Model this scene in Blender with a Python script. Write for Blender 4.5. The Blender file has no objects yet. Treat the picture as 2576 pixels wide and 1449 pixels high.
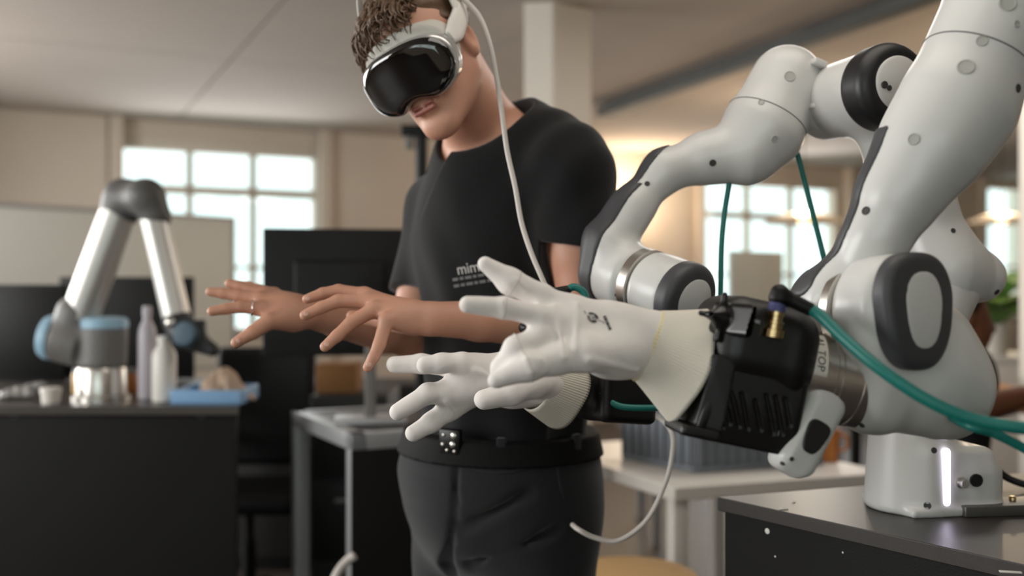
import bpy, bmesh, math, random
import numpy as np
from mathutils import Matrix, Vector

# ---------------------------------------------------------------- camera
SC = bpy.context.scene
FPX = 2576 * 35.0 / 36.0
EYE = 1.28
cam_data = bpy.data.cameras.new('camera')
cam = bpy.data.objects.new('camera', cam_data)
SC.collection.objects.link(cam)
cam.location = (0, 0, EYE)
cam.rotation_euler = (math.pi / 2, 0, 0)
cam_data.sensor_width = 36
cam_data.lens = 35
cam_data.clip_start = 0.05
cam_data.dof.use_dof = True
cam_data.dof.focus_distance = 1.30
cam_data.dof.aperture_fstop = 2.2
SC.camera = cam
# ---------------------------------------------------------------- world, big lights, exposure
world = bpy.data.worlds.new('world'); SC.world = world
world.use_nodes = True
wbg = world.node_tree.nodes['Background']
wbg.inputs[0].default_value = (0.93, 0.98, 1.0, 1)
wbg.inputs[1].default_value = 2.6
SC.view_settings.view_transform = 'Standard'
SC.view_settings.look = 'None'
SC.view_settings.exposure = -0.02
SC.view_settings.gamma = 1.0
SC.view_settings.use_curve_mapping = False


def area_light(name, loc, aim, sx, sy, power, col):
    L = bpy.data.lights.new(name, 'AREA'); L.shape = 'RECTANGLE'; L.size = sx; L.size_y = sy
    L.energy = power; L.color = col
    o = bpy.data.objects.new(name, L); SC.collection.objects.link(o)
    o.location = loc
    o.rotation_euler = (Vector(aim) - Vector(loc)).to_track_quat('-Z', 'Y').to_euler()
    return o


# daylight entering through the side-wall and rear-wall windows, plus added overhead fills
area_light('window_daylight', (-4.4, 0.6, 1.75), (0.0, 1.7, 1.2), 2.6, 1.6, 118, (1.0, 0.975, 0.955))
area_light('window_daylight_rear', (-0.6, -2.45, 1.85), (0.3, 1.5, 1.15), 3.2, 1.5, 9, (1.0, 0.97, 0.945))
area_light('overhead_fill', (0.5, 1.1, 2.53), (0.5, 1.1, 0), 1.2, 1.2, 5, (1.0, 0.95, 0.90))  # unseen overhead fill, added above the robot arms

area_light('window_daylight_back', (-2.2, 7.75, 1.7), (-0.9, 4.0, 1.5), 1.5, 1.4, 26, (0.96, 0.98, 1.0))
area_light('window_daylight_middle', (2.7, 10.1, 1.7), (1.4, 6.0, 1.5), 1.5, 1.4, 30, (0.96, 0.98, 1.0))
area_light('added_fill_side', (-4.4, 4.3, 1.75), (0.0, 3.6, 1.6), 2.4, 1.6, 135, (1.0, 0.98, 0.965))  # added fill to brighten the column's left face and the grey arm
area_light('overhead_fill_back', (1.25, 3.5, 2.53), (1.25, 3.5, 0), 1.2, 0.6, 14, (1.0, 0.95, 0.90))  # unseen fill added to brighten the white table and monitor area

# ---------------------------------------------------------------- helpers
COL = SC.collection


def P(x, y, d):
    return np.array([(x - 1288.0) / FPX * d, d, EYE - (y - 724.5) / FPX * d])


def nrm(v):
    v = np.asarray(v, float)
    return v / np.linalg.norm(v)


def s2l(c):
    return tuple(((v / 255) / 12.92 if v / 255 <= 0.04045 else ((v / 255 + 0.055) / 1.055) ** 2.4) for v in c)


MATS = {}


def mat(name, rgb, rough=0.5, metal=0.0, var=0.06, vscale=6.0, bump=0.0, bscale=120.0, spec=0.5, coat=0.0,
        emit=None, estr=0.0, sss=0.0, stretch=None, sheen=0.0):
    """procedural principled material: base colour with soft noise variation, fine noise bump"""
    if name in MATS:
        return MATS[name]
    m = bpy.data.materials.new(name); m.use_nodes = True
    nt = m.node_tree; N = nt.nodes; L = nt.links
    b = N['Principled BSDF']
    col = s2l(rgb)
    tc = N.new('ShaderNodeTexCoord')
    src = tc.outputs['Object']
    if stretch:
        mp = N.new('ShaderNodeMapping'); mp.inputs['Scale'].default_value = stretch
        L.new(src, mp.inputs['Vector']); src = mp.outputs['Vector']
    if var > 0:
        nz = N.new('ShaderNodeTexNoise'); nz.inputs['Scale'].default_value = vscale
        nz.inputs['Detail'].default_value = 4
        L.new(src, nz.inputs['Vector'])
        cr = N.new('ShaderNodeMix'); cr.data_type = 'RGBA'
        cr.inputs['A'].default_value = (*[v * (1 - var) for v in col], 1)
        cr.inputs['B'].default_value = (*[min(1, v * (1 + var)) for v in col], 1)
        L.new(nz.outputs['Fac'], cr.inputs['Factor'])
        L.new(cr.outputs['Result'], b.inputs['Base Color'])
    else:
        b.inputs['Base Color'].default_value = (*col, 1)
    b.inputs['Roughness'].default_value = rough
    b.inputs['Metallic'].default_value = metal
    b.inputs['Specular IOR Level'].default_value = spec
    b.inputs['Coat Weight'].default_value = coat
    if sheen:
        b.inputs['Sheen Weight'].default_value = sheen
    if sss:
        b.inputs['Subsurface Weight'].default_value = sss
        b.inputs['Subsurface Radius'].default_value = (0.012, 0.005, 0.003)
        b.inputs['Subsurface Scale'].default_value = 1.0
    if emit:
        b.inputs['Emission Color'].default_value = (*s2l(emit), 1)
        b.inputs['Emission Strength'].default_value = estr
    if bump > 0:
        n2 = N.new('ShaderNodeTexNoise'); n2.inputs['Scale'].default_value = bscale
        n2.inputs['Detail'].default_value = 3
        L.new(src, n2.inputs['Vector'])
        bp = N.new('ShaderNodeBump'); bp.inputs['Strength'].default_value = bump
        bp.inputs['Distance'].default_value = 0.002
        L.new(n2.outputs['Fac'], bp.inputs['Height'])
        L.new(bp.outputs['Normal'], b.inputs['Normal'])
    MATS[name] = m
    return m


def glass_mat(name, rgb=(235, 245, 243), trans=0.9):
    if name in MATS:
        return MATS[name]
    m = bpy.data.materials.new(name); m.use_nodes = True
    nt = m.node_tree; N = nt.nodes; L = nt.links
    for n in list(N):
        N.remove(n)
    out = N.new('ShaderNodeOutputMaterial'); mx = N.new('ShaderNodeMixShader')
    t = N.new('ShaderNodeBsdfTransparent'); t.inputs[0].default_value = (*s2l(rgb), 1)
    g = N.new('ShaderNodeBsdfGlossy'); g.inputs['Roughness'].default_value = 0.05
    mx.inputs[0].default_value = 1 - trans
    L.new(t.outputs[0], mx.inputs[1]); L.new(g.outputs[0], mx.inputs[2]); L.new(mx.outputs[0], out.inputs[0])
    MATS[name] = m
    return m


def mesh_from(name, V, Fc, smooth=True):
    me = bpy.data.meshes.new(name)
    me.from_pydata([tuple(map(float, v)) for v in V] if not isinstance(V, np.ndarray) else V.tolist(), [],
                   Fc if not isinstance(Fc, np.ndarray) else Fc.tolist())
    if smooth:
        me.polygons.foreach_set('use_smooth', np.ones(len(me.polygons), bool))
    me.update()
    return me


def setp(o, label=None, cat=None, group=None, kind=None):
    if label: o['label'] = label
    if cat: o['category'] = cat
    if group: o['group'] = group
    if kind: o['kind'] = kind
    return o


def obj(name, me, m=None, parent=None, label=None, cat=None, group=None, kind=None, modal=None):
    o = bpy.data.objects.new(name, me); COL.objects.link(o)
    if m is not None and hasattr(me, 'materials') and not me.materials:
        me.materials.append(m)
    if parent is not None:
        o.parent = parent
        o.matrix_parent_inverse = Matrix.Translation(-Vector(root_off(parent)))
    return setp(o, label, cat, group, kind)


def root_off(p):
    return p.location.copy() if p.data is None else Vector((0, 0, 0))


def thing(name, loc, label, cat, group=None):
    e = bpy.data.objects.new(name, None); COL.objects.link(e)
    e.location = tuple(map(float, loc)); e.empty_display_size = 0.05
    return setp(e, label, cat, group)


def frame(axis, up=(0, 0, 1)):
    """rows: x, y, z(axis)"""
    z = nrm(axis); up = np.asarray(up, float)
    if abs(np.dot(z, nrm(up))) > 0.98:
        up = np.array([0, 1.0, 0])
    x = nrm(np.cross(up, z)); y = np.cross(z, x)
    return np.array([x, y, z])


def lathe(prof, c, axis, seg=40, cap=True, up=(0, 0, 1), sx=1.0, sy=1.0):
    """prof: list of (r, h); revolve about axis at c"""
    M = frame(axis, up); V = []; Fc = []
    a = np.linspace(0, 2 * math.pi, seg, endpoint=False)
    for r, h in prof:
        for t in a:
            V.append(np.asarray(c) + M[0] * r * sx * math.cos(t) + M[1] * r * sy * math.sin(t) + M[2] * h)
    n = len(prof)
    for i in range(n - 1):
        for j in range(seg):
            k = (j + 1) % seg
            Fc.append((i * seg + j, i * seg + k, (i + 1) * seg + k, (i + 1) * seg + j))
    if cap:
        Fc.append(tuple(reversed(range(seg))))
        Fc.append(tuple(range((n - 1) * seg, n * seg)))
    me = mesh_from('lathe', V, Fc)
    auto_smooth(me)
    return me


def auto_smooth(me, deg=38):
    bm = bmesh.new(); bm.from_mesh(me)
    for e in bm.edges:
        if len(e.link_faces) == 2 and e.calc_face_angle(0) > math.radians(deg):
            e.smooth = False
    bm.to_mesh(me); bm.free()


def rbox(c, half, M=None, bev=0.0, seg=3):
    """bevelled box; M rows are local axes"""
    bm = bmesh.new(); bmesh.ops.create_cube(bm, size=2)
    for v in bm.verts:
        v.co = Vector((v.co.x * half[0], v.co.y * half[1], v.co.z * half[2]))
    if bev > 0:
        bmesh.ops.bevel(bm, geom=bm.edges[:], offset=bev, segments=seg, affect='EDGES', profile=0.5)
    M = np.eye(3) if M is None else np.asarray(M)
    for v in bm.verts:
        p = np.asarray(c) + M[0] * v.co.x + M[1] * v.co.y + M[2] * v.co.z
        v.co = Vector(p)
    if np.linalg.det(M) < 0:
        bmesh.ops.reverse_faces(bm, faces=bm.faces[:])
    me = bpy.data.meshes.new('box'); bm.to_mesh(me); bm.free()
    if bev > 0:
        me.polygons.foreach_set('use_smooth', np.ones(len(me.polygons), bool)); auto_smooth(me, 32)
    return me


def bxyz(x0, x1, y0, y1, z0, z1, bev=0.0):
    return rbox(((x0 + x1) / 2, (y0 + y1) / 2, (z0 + z1) / 2), ((x1 - x0) / 2, (y1 - y0) / 2, (z1 - z0) / 2), None, bev)


def prism(pts, z0, z1, bev=0.0):
    """vertical prism over xy polygon (counter-clockwise)"""
    bm = bmesh.new()
    f = bm.faces.new([bm.verts.new((p[0], p[1], z0)) for p in pts])
    r = bmesh.ops.extrude_face_region(bm, geom=[f])
    for v in [g for g in r['geom'] if isinstance(g, bmesh.types.BMVert)]:
        v.co.z = z1
    bmesh.ops.recalc_face_normals(bm, faces=bm.faces[:])
    if bev > 0:
        bmesh.ops.bevel(bm, geom=bm.edges[:], offset=bev, segments=2, affect='EDGES', profile=0.5)
    me = bpy.data.meshes.new('prism'); bm.to_mesh(me); bm.free()
    return me


def spline(pts, n=12):
    """Catmull-Rom through points (any dimension)"""
    p = np.asarray(pts, float)
    p = np.vstack([2 * p[0] - p[1], p, 2 * p[-1] - p[-2]])
    out = []
    for i in range(1, len(p) - 2):
        t = np.linspace(0, 1, n, endpoint=False)[:, None]
        a, b, c, d = p[i - 1], p[i], p[i + 1], p[i + 2]
        out.append(0.5 * (2 * b + (c - a) * t + (2 * a - 5 * b + 4 * c - d) * t * t + (-a + 3 * b - 3 * c + d) * t ** 3))
    out.append(p[-2][None])
    return np.vstack(out)


def tube(pts, r, seg=10, closed=False, flat=None):
    """tube along polyline; r scalar or list; flat=(axis, factor) squashes"""
    p = np.asarray(pts, float); n = len(p)
    r = np.full(n, r) if np.isscalar(r) else np.interp(np.linspace(0, 1, n), np.linspace(0, 1, len(r)), r)
    T = np.gradient(p, axis=0)
    if closed:
        T = np.roll(p, -1, 0) - np.roll(p, 1, 0)
    T /= np.linalg.norm(T, axis=1)[:, None] + 1e-12
    u = np.cross(T[0], [0.3, 0.2, 0.93]); u /= np.linalg.norm(u)
    V = []
    a = np.linspace(0, 2 * math.pi, seg, endpoint=False)
    for i in range(n):
        u = u - T[i] * np.dot(u, T[i]); u /= np.linalg.norm(u)
        w = np.cross(T[i], u)
        V.append(p[i] + r[i] * (np.cos(a)[:, None] * u + np.sin(a)[:, None] * w))
    V = np.vstack(V); Fc = []
    for i in range(n if closed else n - 1):
        i2 = (i + 1) % n
        for j in range(seg):
            k = (j + 1) % seg
            Fc.append((i * seg + j, i * seg + k, i2 * seg + k, i2 * seg + j))
    if not closed:
        Fc.append(tuple(reversed(range(seg)))); Fc.append(tuple(range((n - 1) * seg, n * seg)))
    return V, Fc


def tube_mesh(pts, r, seg=10, closed=False):
    V, Fc = tube(pts, r, seg, closed)
    return mesh_from('tube', V, Fc)


def join(parts):
    V = []; Fc = []; o = 0
    for v, f in parts:
        V.append(np.asarray(v)); Fc += [tuple(i + o for i in q) for q in f]; o += len(v)
    return mesh_from('joined', np.vstack(V), Fc)


# ---------------------------------------------------------------- implicit surfaces (smooth blends of round cones, ellipsoids, boxes)
def smin(a, b, k):
    if k <= 0: return np.minimum(a, b)
    h = np.maximum(k - np.abs(a - b), 0) / k
    return np.minimum(a, b) - h * h * k * 0.25


def smax(a, b, k):
    return -smin(-a, -b, k)


class Sdf:
    def __init__(s):
        s.it = []   # fn, lo, hi, k, op

    def _a(s, fn, lo, hi, k, op):
        s.it.append((fn, np.asarray(lo, float), np.asarray(hi, float), k, op)); return s

    def cone(s, a, b, ra, rb=None, k=0.01, op='u', v=None, sc=1.0):
        a = np.asarray(a, float); b = np.asarray(b, float); rb = ra if rb is None else rb
        ab = b - a; L2 = max(np.dot(ab, ab), 1e-12)
        vv = None if v is None else nrm(v)

        def fn(Q):
            q = Q - a; t = np.clip(q @ ab / L2, 0, 1)
            q = q - t[:, None] * ab
            r = ra + (rb - ra) * t
            if vv is None:
                return np.linalg.norm(q, axis=1) - r
            c = q @ vv; n2 = np.maximum((q * q).sum(1) - c * c, 0)
            l = np.sqrt(n2 + c * c * sc * sc) + 1e-9
            g = np.sqrt(n2 + c * c * sc ** 4) / l + 1e-9
            return (l - r) / np.maximum(g, 0.3)
        R = max(ra, rb) * max(1, 1 / sc)
        return s._a(fn, np.minimum(a, b) - R, np.maximum(a, b) + R, k, op)

    def chain(s, pts, rad, k=0.004, k0=None, **kw):
        for i in range(len(pts) - 1):
            s.cone(pts[i], pts[i + 1], rad[i], rad[i + 1], k=(k0 if (i == 0 and k0 is not None) else k), **kw)
        return s

    def ell(s, c, rad, M=None, k=0.01, op='u'):
        c = np.asarray(c, float); rad = np.asarray(rad, float); M = np.eye(3) if M is None else np.asarray(M)

        def fn(Q):
            q = (Q - c) @ M.T
            k0 = np.linalg.norm(q / rad, axis=1); k1 = np.linalg.norm(q / (rad * rad), axis=1) + 1e-9
            return np.where(k0 < 1e-4, -rad.min(), k0 * (k0 - 1) / k1)
        R = np.sqrt(((M * rad[:, None]) ** 2).sum(0))
        return s._a(fn, c - R, c + R, k, op)

    def box(s, c, half, M=None, r=0.0, k=0.0, op='u'):
        c = np.asarray(c, float); half = np.asarray(half, float); M = np.eye(3) if M is None else np.asarray(M)
        h2 = half - r

        def fn(Q):
            q = np.abs((Q - c) @ M.T) - h2
            return np.linalg.norm(np.maximum(q, 0), axis=1) + np.minimum(q.max(1), 0) - r
        R = (np.abs(M) * half[:, None]).sum(0)
        return s._a(fn, c - R, c + R, k, op)

    def cyl(s, a, b, ra, r=0.0, k=0.0, op='u', rb=None, v=None, sc=1.0):
        """capped cylinder a-b with edge rounding r; optional elliptic squash along v"""
        a = np.asarray(a, float); b = np.asarray(b, float); z = nrm(b - a); H = np.linalg.norm(b - a) / 2; c = (a + b) / 2
        rb = ra if rb is None else rb
        vv = None if v is None else nrm(v)

        def fn(Q):
            q = Q - c; h = q @ z; w = q - h[:, None] * z
            if vv is not None:
                cc = w @ vv; w = w + (cc * (sc - 1))[:, None] * vv
            rr = ra + (rb - ra) * np.clip((h + H) / (2 * H), 0, 1)
            dx = np.linalg.norm(w, axis=1) - rr + r; dy = np.abs(h) - H + r
            return np.minimum(np.maximum(dx, dy), 0) + np.sqrt(np.maximum(dx, 0) ** 2 + np.maximum(dy, 0) ** 2) - r
        R = max(ra, rb) * max(1, 1 / sc)
        return s._a(fn, np.minimum(a, b) - R, np.maximum(a, b) + R, k, op)

    def plane(s, p, n, k=0.0):
        """keep the side the normal points away from (intersection)"""
        p = np.asarray(p, float); n = nrm(n)
        return s._a(lambda Q: (Q - p) @ n, p, p, k, 'i')

    def sub(s, other, off=0.0, k=0.0, op='u'):
        lo, hi = other.bounds()
        return s._a(lambda Q: other.f(Q) - off, lo - off, hi + off, k, op)

    def field(s, fn, lo, hi, k=0.0, op='u'):
        return s._a(fn, lo, hi, k, op)

    def bounds(s):
        u = [i for i in s.it if i[4] == 'u']
        return np.min([i[1] for i in u], 0), np.max([i[2] for i in u], 0)

    def f(s, Q, items=None):
        d = None
        for fn, lo, hi, k, op in (s.it if items is None else items):
            if d is None and op != 'u':
                d = np.ones(len(Q))
            if op == 'u':
                e = fn(Q); d = e if d is None else smin(d, e, k)
            elif op == 's':
                d = smax(d, -fn(Q), k)
            elif op == 'i':
                d = smax(d, fn(Q), k)
            elif op == 'd':        # additive displacement
                d = d + fn(Q)
        return d

    def mesh(s, res=0.004, lo=None, hi=None, newton=2):
        L0, H0 = s.bounds()
        lo = L0 if lo is None else np.maximum(L0, lo); hi = H0 if hi is None else np.minimum(H0, hi)
        lo = lo - 3 * res; hi = hi + 3 * res
        n = np.ceil((hi - lo) / res).astype(int) + 1
        G = np.full(n, 1.0, np.float32)
        ax = [lo[i] + res * np.arange(n[i]) for i in range(3)]
        B = 20; rad = B * res * 0.5 * 1.7321
        for i in range(0, n[0], B):
            for j in range(0, n[1], B):
                for k in range(0, n[2], B):
                    X, Y, Z = ax[0][i:i + B], ax[1][j:j + B], ax[2][k:k + B]
                    c = np.array([X[0] + X[-1], Y[0] + Y[-1], Z[0] + Z[-1]]) / 2
                    use = []; anyu = False
                    for itm in s.it:
                        if itm[4] in 'id':
                            use.append(itm); continue
                        g = np.linalg.norm(np.maximum(np.maximum(itm[1] - c, c - itm[2]), 0))
                        if g < rad + itm[3] + 0.012:
                            use.append(itm); anyu = anyu or itm[4] == 'u'
                    if not anyu:
                        continue
                    dc = s.f(c[None], use)[0]
                    if abs(dc) > 2.0 * rad + 0.02:
                        G[i:i + B, j:j + B, k:k + B] = 1.0 if dc > 0 else -1.0; continue
                    gx, gy, gz = np.meshgrid(X, Y, Z, indexing='ij')
                    Q = np.stack([gx.ravel(), gy.ravel(), gz.ravel()], 1)
                    G[i:i + B, j:j + B, k:k + B] = s.f(Q, use).reshape(gx.shape)
        V, Fc = nets(G, lo, res)
        for _ in range(newton):
            e = res * 0.25
            d = s.f(V)
            g = np.stack([s.f(V + np.eye(3)[a] * e) - d for a in range(3)], 1) / e
            gl = (g * g).sum(1)
            st = np.where(gl > 0.05, d / np.maximum(gl, 0.05), 0)
            st = np.clip(st, -res * 0.6, res * 0.6)
            V = V - st[:, None] * g
        return mesh_from('surf', V, Fc)


def nets(G, lo, res):
    S = G < 0
    n = S.shape
    cnt = np.zeros((n[0] - 1, n[1] - 1, n[2] - 1), np.int8)
    for a in (0, 1):
        for b in (0, 1):
            for c in (0, 1):
                cnt += S[a:n[0] - 1 + a, b:n[1] - 1 + b, c:n[2] - 1 + c]
    act = np.argwhere((cnt > 0) & (cnt < 8))
    idx = np.full(cnt.shape, -1, np.int32)
    idx[act[:, 0], act[:, 1], act[:, 2]] = np.arange(len(act))
    off = np.array([[a, b, c] for a in (0, 1) for b in (0, 1) for c in (0, 1)])
    val = np.stack([G[act[:, 0] + o[0], act[:, 1] + o[1], act[:, 2] + o[2]] for o in off], 1)
    acc = np.zeros((len(act), 3)); w = np.zeros(len(act))
    for p in range(8):
        for q in range(p + 1, 8):
            if np.abs(off[p] - off[q]).sum() != 1: continue
            m = (val[:, p] < 0) != (val[:, q] < 0)
            t = val[m, p] / (val[m, p] - val[m, q])
            acc[m] += off[p] + t[:, None] * (off[q] - off[p]); w[m] += 1
    V = lo + res * (act + acc / w[:, None])
    Fc = []
    for axis in range(3):
        sl0 = [slice(None)] * 3; sl1 = [slice(None)] * 3
        sl0[axis] = slice(0, -1); sl1[axis] = slice(1, None)
        A = S[tuple(sl0)]; Bm = S[tuple(sl1)]
        e = np.argwhere(A != Bm)
        u, v = (axis + 1) % 3, (axis + 2) % 3
        ok = (e[:, u] > 0) & (e[:, v] > 0) & (e[:, u] < n[u] - 1) & (e[:, v] < n[v] - 1)
        e = e[ok]
        flip = A[e[:, 0], e[:, 1], e[:, 2]]
        q = []
        for du, dv in ((-1, -1), (0, -1), (0, 0), (-1, 0)):
            c = e.copy(); c[:, u] += du; c[:, v] += dv
            q.append(idx[c[:, 0], c[:, 1], c[:, 2]])
        q = np.stack(q, 1)
        q[~flip] = q[~flip][:, ::-1]
        Fc.append(q)
    Fc = np.vstack(Fc)
    return V, Fc[(Fc >= 0).all(1)]


CAMP = np.array([0, 0, EYE])


def march(sdf, o, dr, t=0.3, tmax=6.0):
    o = np.asarray(o, float); dr = nrm(dr)
    for _ in range(160):
        d = float(sdf.f((o + dr * t)[None])[0])
        if d < 0.0003: break
        t += max(d * 0.7, 0.0004)
        if t > tmax: return None
    return o + dr * t


def normal(sdf, p, e=0.002):
    Q = np.array([p + np.eye(3)[i] * e * sg for i in range(3) for sg in (1, -1)])
    d = sdf.f(Q)
    return nrm([d[0] - d[1], d[2] - d[3], d[4] - d[5]])


def hit(sdf, x, y, t=0.4):
    p = march(sdf, CAMP, P(x, y, 1.0) - CAMP, t)
    return (p, normal(sdf, p)) if p is not None else (None, None)


def ring_on(sdf, c, axis, r0, n=72, off=0.0):
    """closed curve where the plane (c, axis) cuts the surface, seen from c"""
    M = frame(axis); pts = []
    for t in np.linspace(0, 2 * math.pi, n, endpoint=False):
        dr = M[0] * math.cos(t) + M[1] * math.sin(t)
        lo_, hi_ = 0.0, r0
        R = np.linspace(0, r0, 60)
        d = sdf.f(np.asarray(c) + R[:, None] * dr)
        i = np.argmax(d > 0)
        if d[i] <= 0: i = 59
        j = max(i - 1, 0)
        tt = R[j] + (R[i] - R[j]) * (-d[j] / (d[i] - d[j] + 1e-9)) if i > 0 else 0
        pts.append(np.asarray(c) + dr * (tt + off))
    return np.array(pts)


def disc_cap(name, sdf, x, y, r, m, parent, t=0.4, inner=None):
    """small recessed-looking screw cover lying on a surface"""
    p, n = hit(sdf, x, y, t)
    if p is None: return None
    me = lathe([(r * 0.2, -0.002), (r, -0.002), (r, 0.0002), (r * 0.86, 0.0008), (r * 0.8, 0.0001), (r * 0.25, 0.0001)], p, n, 20)
    return obj(name, me, m, parent)


def text_mesh(body, size, extr=0.0, align='CENTER'):
    cu = bpy.data.curves.new('txt', 'FONT'); cu.body = body; cu.size = size; cu.extrude = extr
    cu.align_x = align; cu.align_y = 'CENTER'; cu.resolution_u = 3
    o = bpy.data.objects.new('txt', cu)
    COL.objects.link(o)
    dg = bpy.context.evaluated_depsgraph_get(); dg.update()
    me = bpy.data.meshes.new_from_object(o.evaluated_get(dg))
    bpy.data.objects.remove(o); bpy.data.curves.remove(cu)
    me.materials.clear()
    return me


def on_surface(me, sdf, c, X, Y, n, off=0.0008, cuts=0):
    """lay a flat xy mesh onto a surface: local x->X, y->Y about c, dropped along -n"""
    bm = bmesh.new(); bm.from_mesh(me)
    bmesh.ops.triangulate(bm, faces=bm.faces[:])
    if cuts:
        bmesh.ops.subdivide_edges(bm, edges=bm.edges[:], cuts=cuts, use_grid_fill=True)
    for v in bm.verts:
        o = np.asarray(c) + X * v.co.x + Y * v.co.y + n * 0.04
        p = march(sdf, o, -n, 0.0, 0.12)
        if p is None: p = o - n * 0.04
        v.co = Vector(p + n * off)
    bm.to_mesh(me); bm.free()
    return me


def flat_poly(polys):
    bm = bmesh.new()
    for pl_ in polys:
        bm.faces.new([bm.verts.new((x, y, 0)) for x, y in pl_])
    me = bpy.data.meshes.new('flat'); bm.to_mesh(me); bm.free(); return me


# ---------------------------------------------------------------- the room
TH = math.radians(26)
WD = np.array([math.cos(TH), math.sin(TH), 0]); WN = np.array([math.sin(TH), -math.cos(TH), 0])   # along wall, into room
_k = (550 - 1288) / FPX
W0 = np.array([_k * 8.0, 8.0, 0])
CEIL = 2.6


def wall_d(px):
    k = (px - 1288) / FPX
    return (W0[1] * math.cos(TH) - W0[0] * math.sin(TH)) / (math.cos(TH) - k * math.sin(TH))


def wall_s(px):   # coordinate along the wall
    d = wall_d(px)
    return float(np.dot(np.array([(px - 1288) / FPX * d, d, 0]) - W0, WD))


def wz(px, py):
    return EYE - (py - 724.5) / FPX * wall_d(px)


def WP(s, z, out=0.0):
    return W0 + WD * s + WN * out + np.array([0, 0, z])


WM = np.array([WD, WN, [0, 0, 1]])


def wbox(s0, s1, z0, z1, o0, o1, bev=0.0):
    return rbox(WP((s0 + s1) / 2, (z0 + z1) / 2, (o0 + o1) / 2), ((s1 - s0) / 2, (o1 - o0) / 2, (z1 - z0) / 2), WM, bev)


m_plaster = mat('wall_paint', (196, 183, 169), 0.85, var=0.05, vscale=3, bump=0.25, bscale=40)
m_ceil = mat('ceiling_paint', (170, 158, 148), 0.9, var=0.04, vscale=2, bump=0.1, bscale=60)
m_frame = mat('window_frame_paint', (200, 190, 176), 0.6, var=0.04)
m_glass = glass_mat('window_glass')
m_floor = mat('floor_concrete', (66, 58, 52), 0.5, var=0.2, vscale=2.2, bump=0.1, bscale=30)
m_dark = mat('black_plastic', (11, 11, 12), 0.5, var=0.1, spec=.3)
m_alu = mat('aluminium', (168, 169, 171), 0.42, metal=0.35, var=0.06, bump=0.05)
m_white = mat('white_laminate', (226, 220, 212), 0.4, var=0.03)

POLY = [(-4.8, -3), (7.6, -3)] + [tuple((WP(q, 0, -0.31))[:2]) for q in (11.6, -3.2)]
obj('floor', prism(POLY, -0.1, 0), m_floor, kind='structure')
# ceiling: recessed grid with panels laid along the wall direction
cl = obj('ceiling', prism(POLY, CEIL + 0.012, CEIL + 0.15), mat('ceiling_gap', (176, 164, 152), 0.9), kind='structure')
pw, pl = 1.25, 2.5
pan = rbox((0, 0, 0), (pw / 2 - 0.006, pl / 2 - 0.006, 0.009), None, 0)
pan.materials.append(m_ceil)
ang = TH
for i in range(-9, 10):
    for j in range(-6, 4):
        c = W0 + WD * (i * pw + 0.3) + WN * (-0.6 + 1.25 - j * pl + 0.0)
        c = W0 + WD * (i * pw + 0.3) - WN * (j * pl) + WN * 1.1
        if -6.3 < c[0] < 10.5 and 0.8 < c[1] < 15.5 and np.dot(c - W0, WN) > -0.5:
            o = obj('ceiling_panel', pan, None, cl)
            o.location = (c[0], c[1], CEIL + 0.006); o.rotation_euler = (0, 0, TH)

# window wall with openings
wins = [('window_1', 312, 797, 370, [472, 482, 635, 643], 466, 474, 3),
        ('window_2', 1783, 2112, 456, [1886, 1898, 1990, 2001], 530, 540, 3),
        ('window_3', 2483, 2690, 466, [2522, 2530], 530, 545, 2)]
SILL = 0.95
edges = [-6.0]
spec = []
for nm, x0, x1, yt, _, r0, r1, nc in wins:
    spec.append((wall_s(x0), wall_s(x1), wz((x0 + x1) / 2, yt + 12)))
wall_back = obj('wall_back', wbox(-6.0, spec[0][0] - 0.12, 0, CEIL + 0.1, -0.3, 0), m_plaster, kind='structure')
bounds_s = [(spec[i][1] + 0.12, (spec[i + 1][0] - 0.12) if i < 2 else 11.5) for i in range(3)]
for a, b in bounds_s:
    obj('wall_section', wbox(a, b, 0, CEIL + 0.1, -0.3, 0), m_plaster, wall_back)
for (a, b, t) in spec:
    obj('wall_section', wbox(a - 0.12, b + 0.12, t + 0.08, CEIL + 0.1, -0.3, -0.05), m_plaster, wall_back)
    obj('wall_section', wbox(a - 0.12, b + 0.12, 0, SILL, -0.3, -0.05), m_plaster, wall_back)
# shallow pilasters framing the window bays
for px in (293, 818, 1760, 2140, 2470):
    s = wall_s(px)
    obj('pilaster', wbox(s - 0.05, s + 0.05, 0, CEIL + 0.02, -0.02, 0.05, 0.006), m_plaster, wall_back)
for (nm, x0, x1, yt, cols, r0, r1, nc), (a, b, t) in zip(wins, spec):
    fr = obj(nm, wbox(a - 0.12, a, SILL, t + 0.08, -0.2, -0.06, 0.004), m_frame, kind='structure')
    obj('jamb', wbox(b, b + 0.12, SILL, t + 0.08, -0.2, -0.06, 0.004), m_frame, fr)
    obj('head_rail', wbox(a, b, t, t + 0.08, -0.2, -0.06, 0.004), m_frame, fr)
    obj('window_sill', wbox(a - 0.12, b + 0.12, SILL - 0.04, SILL, -0.22, 0.05, 0.004), m_frame, fr)
    zt = wz((x0 + x1) / 2, (r0 + r1) / 2 + 8)
    hw = 0.025
    w = (b - a) / nc
    rows = [(t, zt), (zt, zt - 0.62), (zt - 0.62, SILL)]
    for c in range(nc + 1):
        if 0 < c < nc:
            obj('mullion', wbox(a + c * w - 0.026, a + c * w + 0.026, SILL, t, -0.17, -0.1, 0.004), m_frame, fr)
    for ri, (zu, zl) in enumerate(rows):
        if ri:
            obj('glazing_bar', wbox(a, b, zu - (0.036 if ri == 1 else 0.016), zu + (0.036 if ri == 1 else 0.016), -0.172, -0.1, 0.004), m_frame, fr)
        for c in range(nc):
            obj('pane', wbox(a + c * w + 0.016, a + (c + 1) * w - 0.016, zl + 0.012, zu - 0.012, -0.14, -0.134), m_glass, fr)

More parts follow.
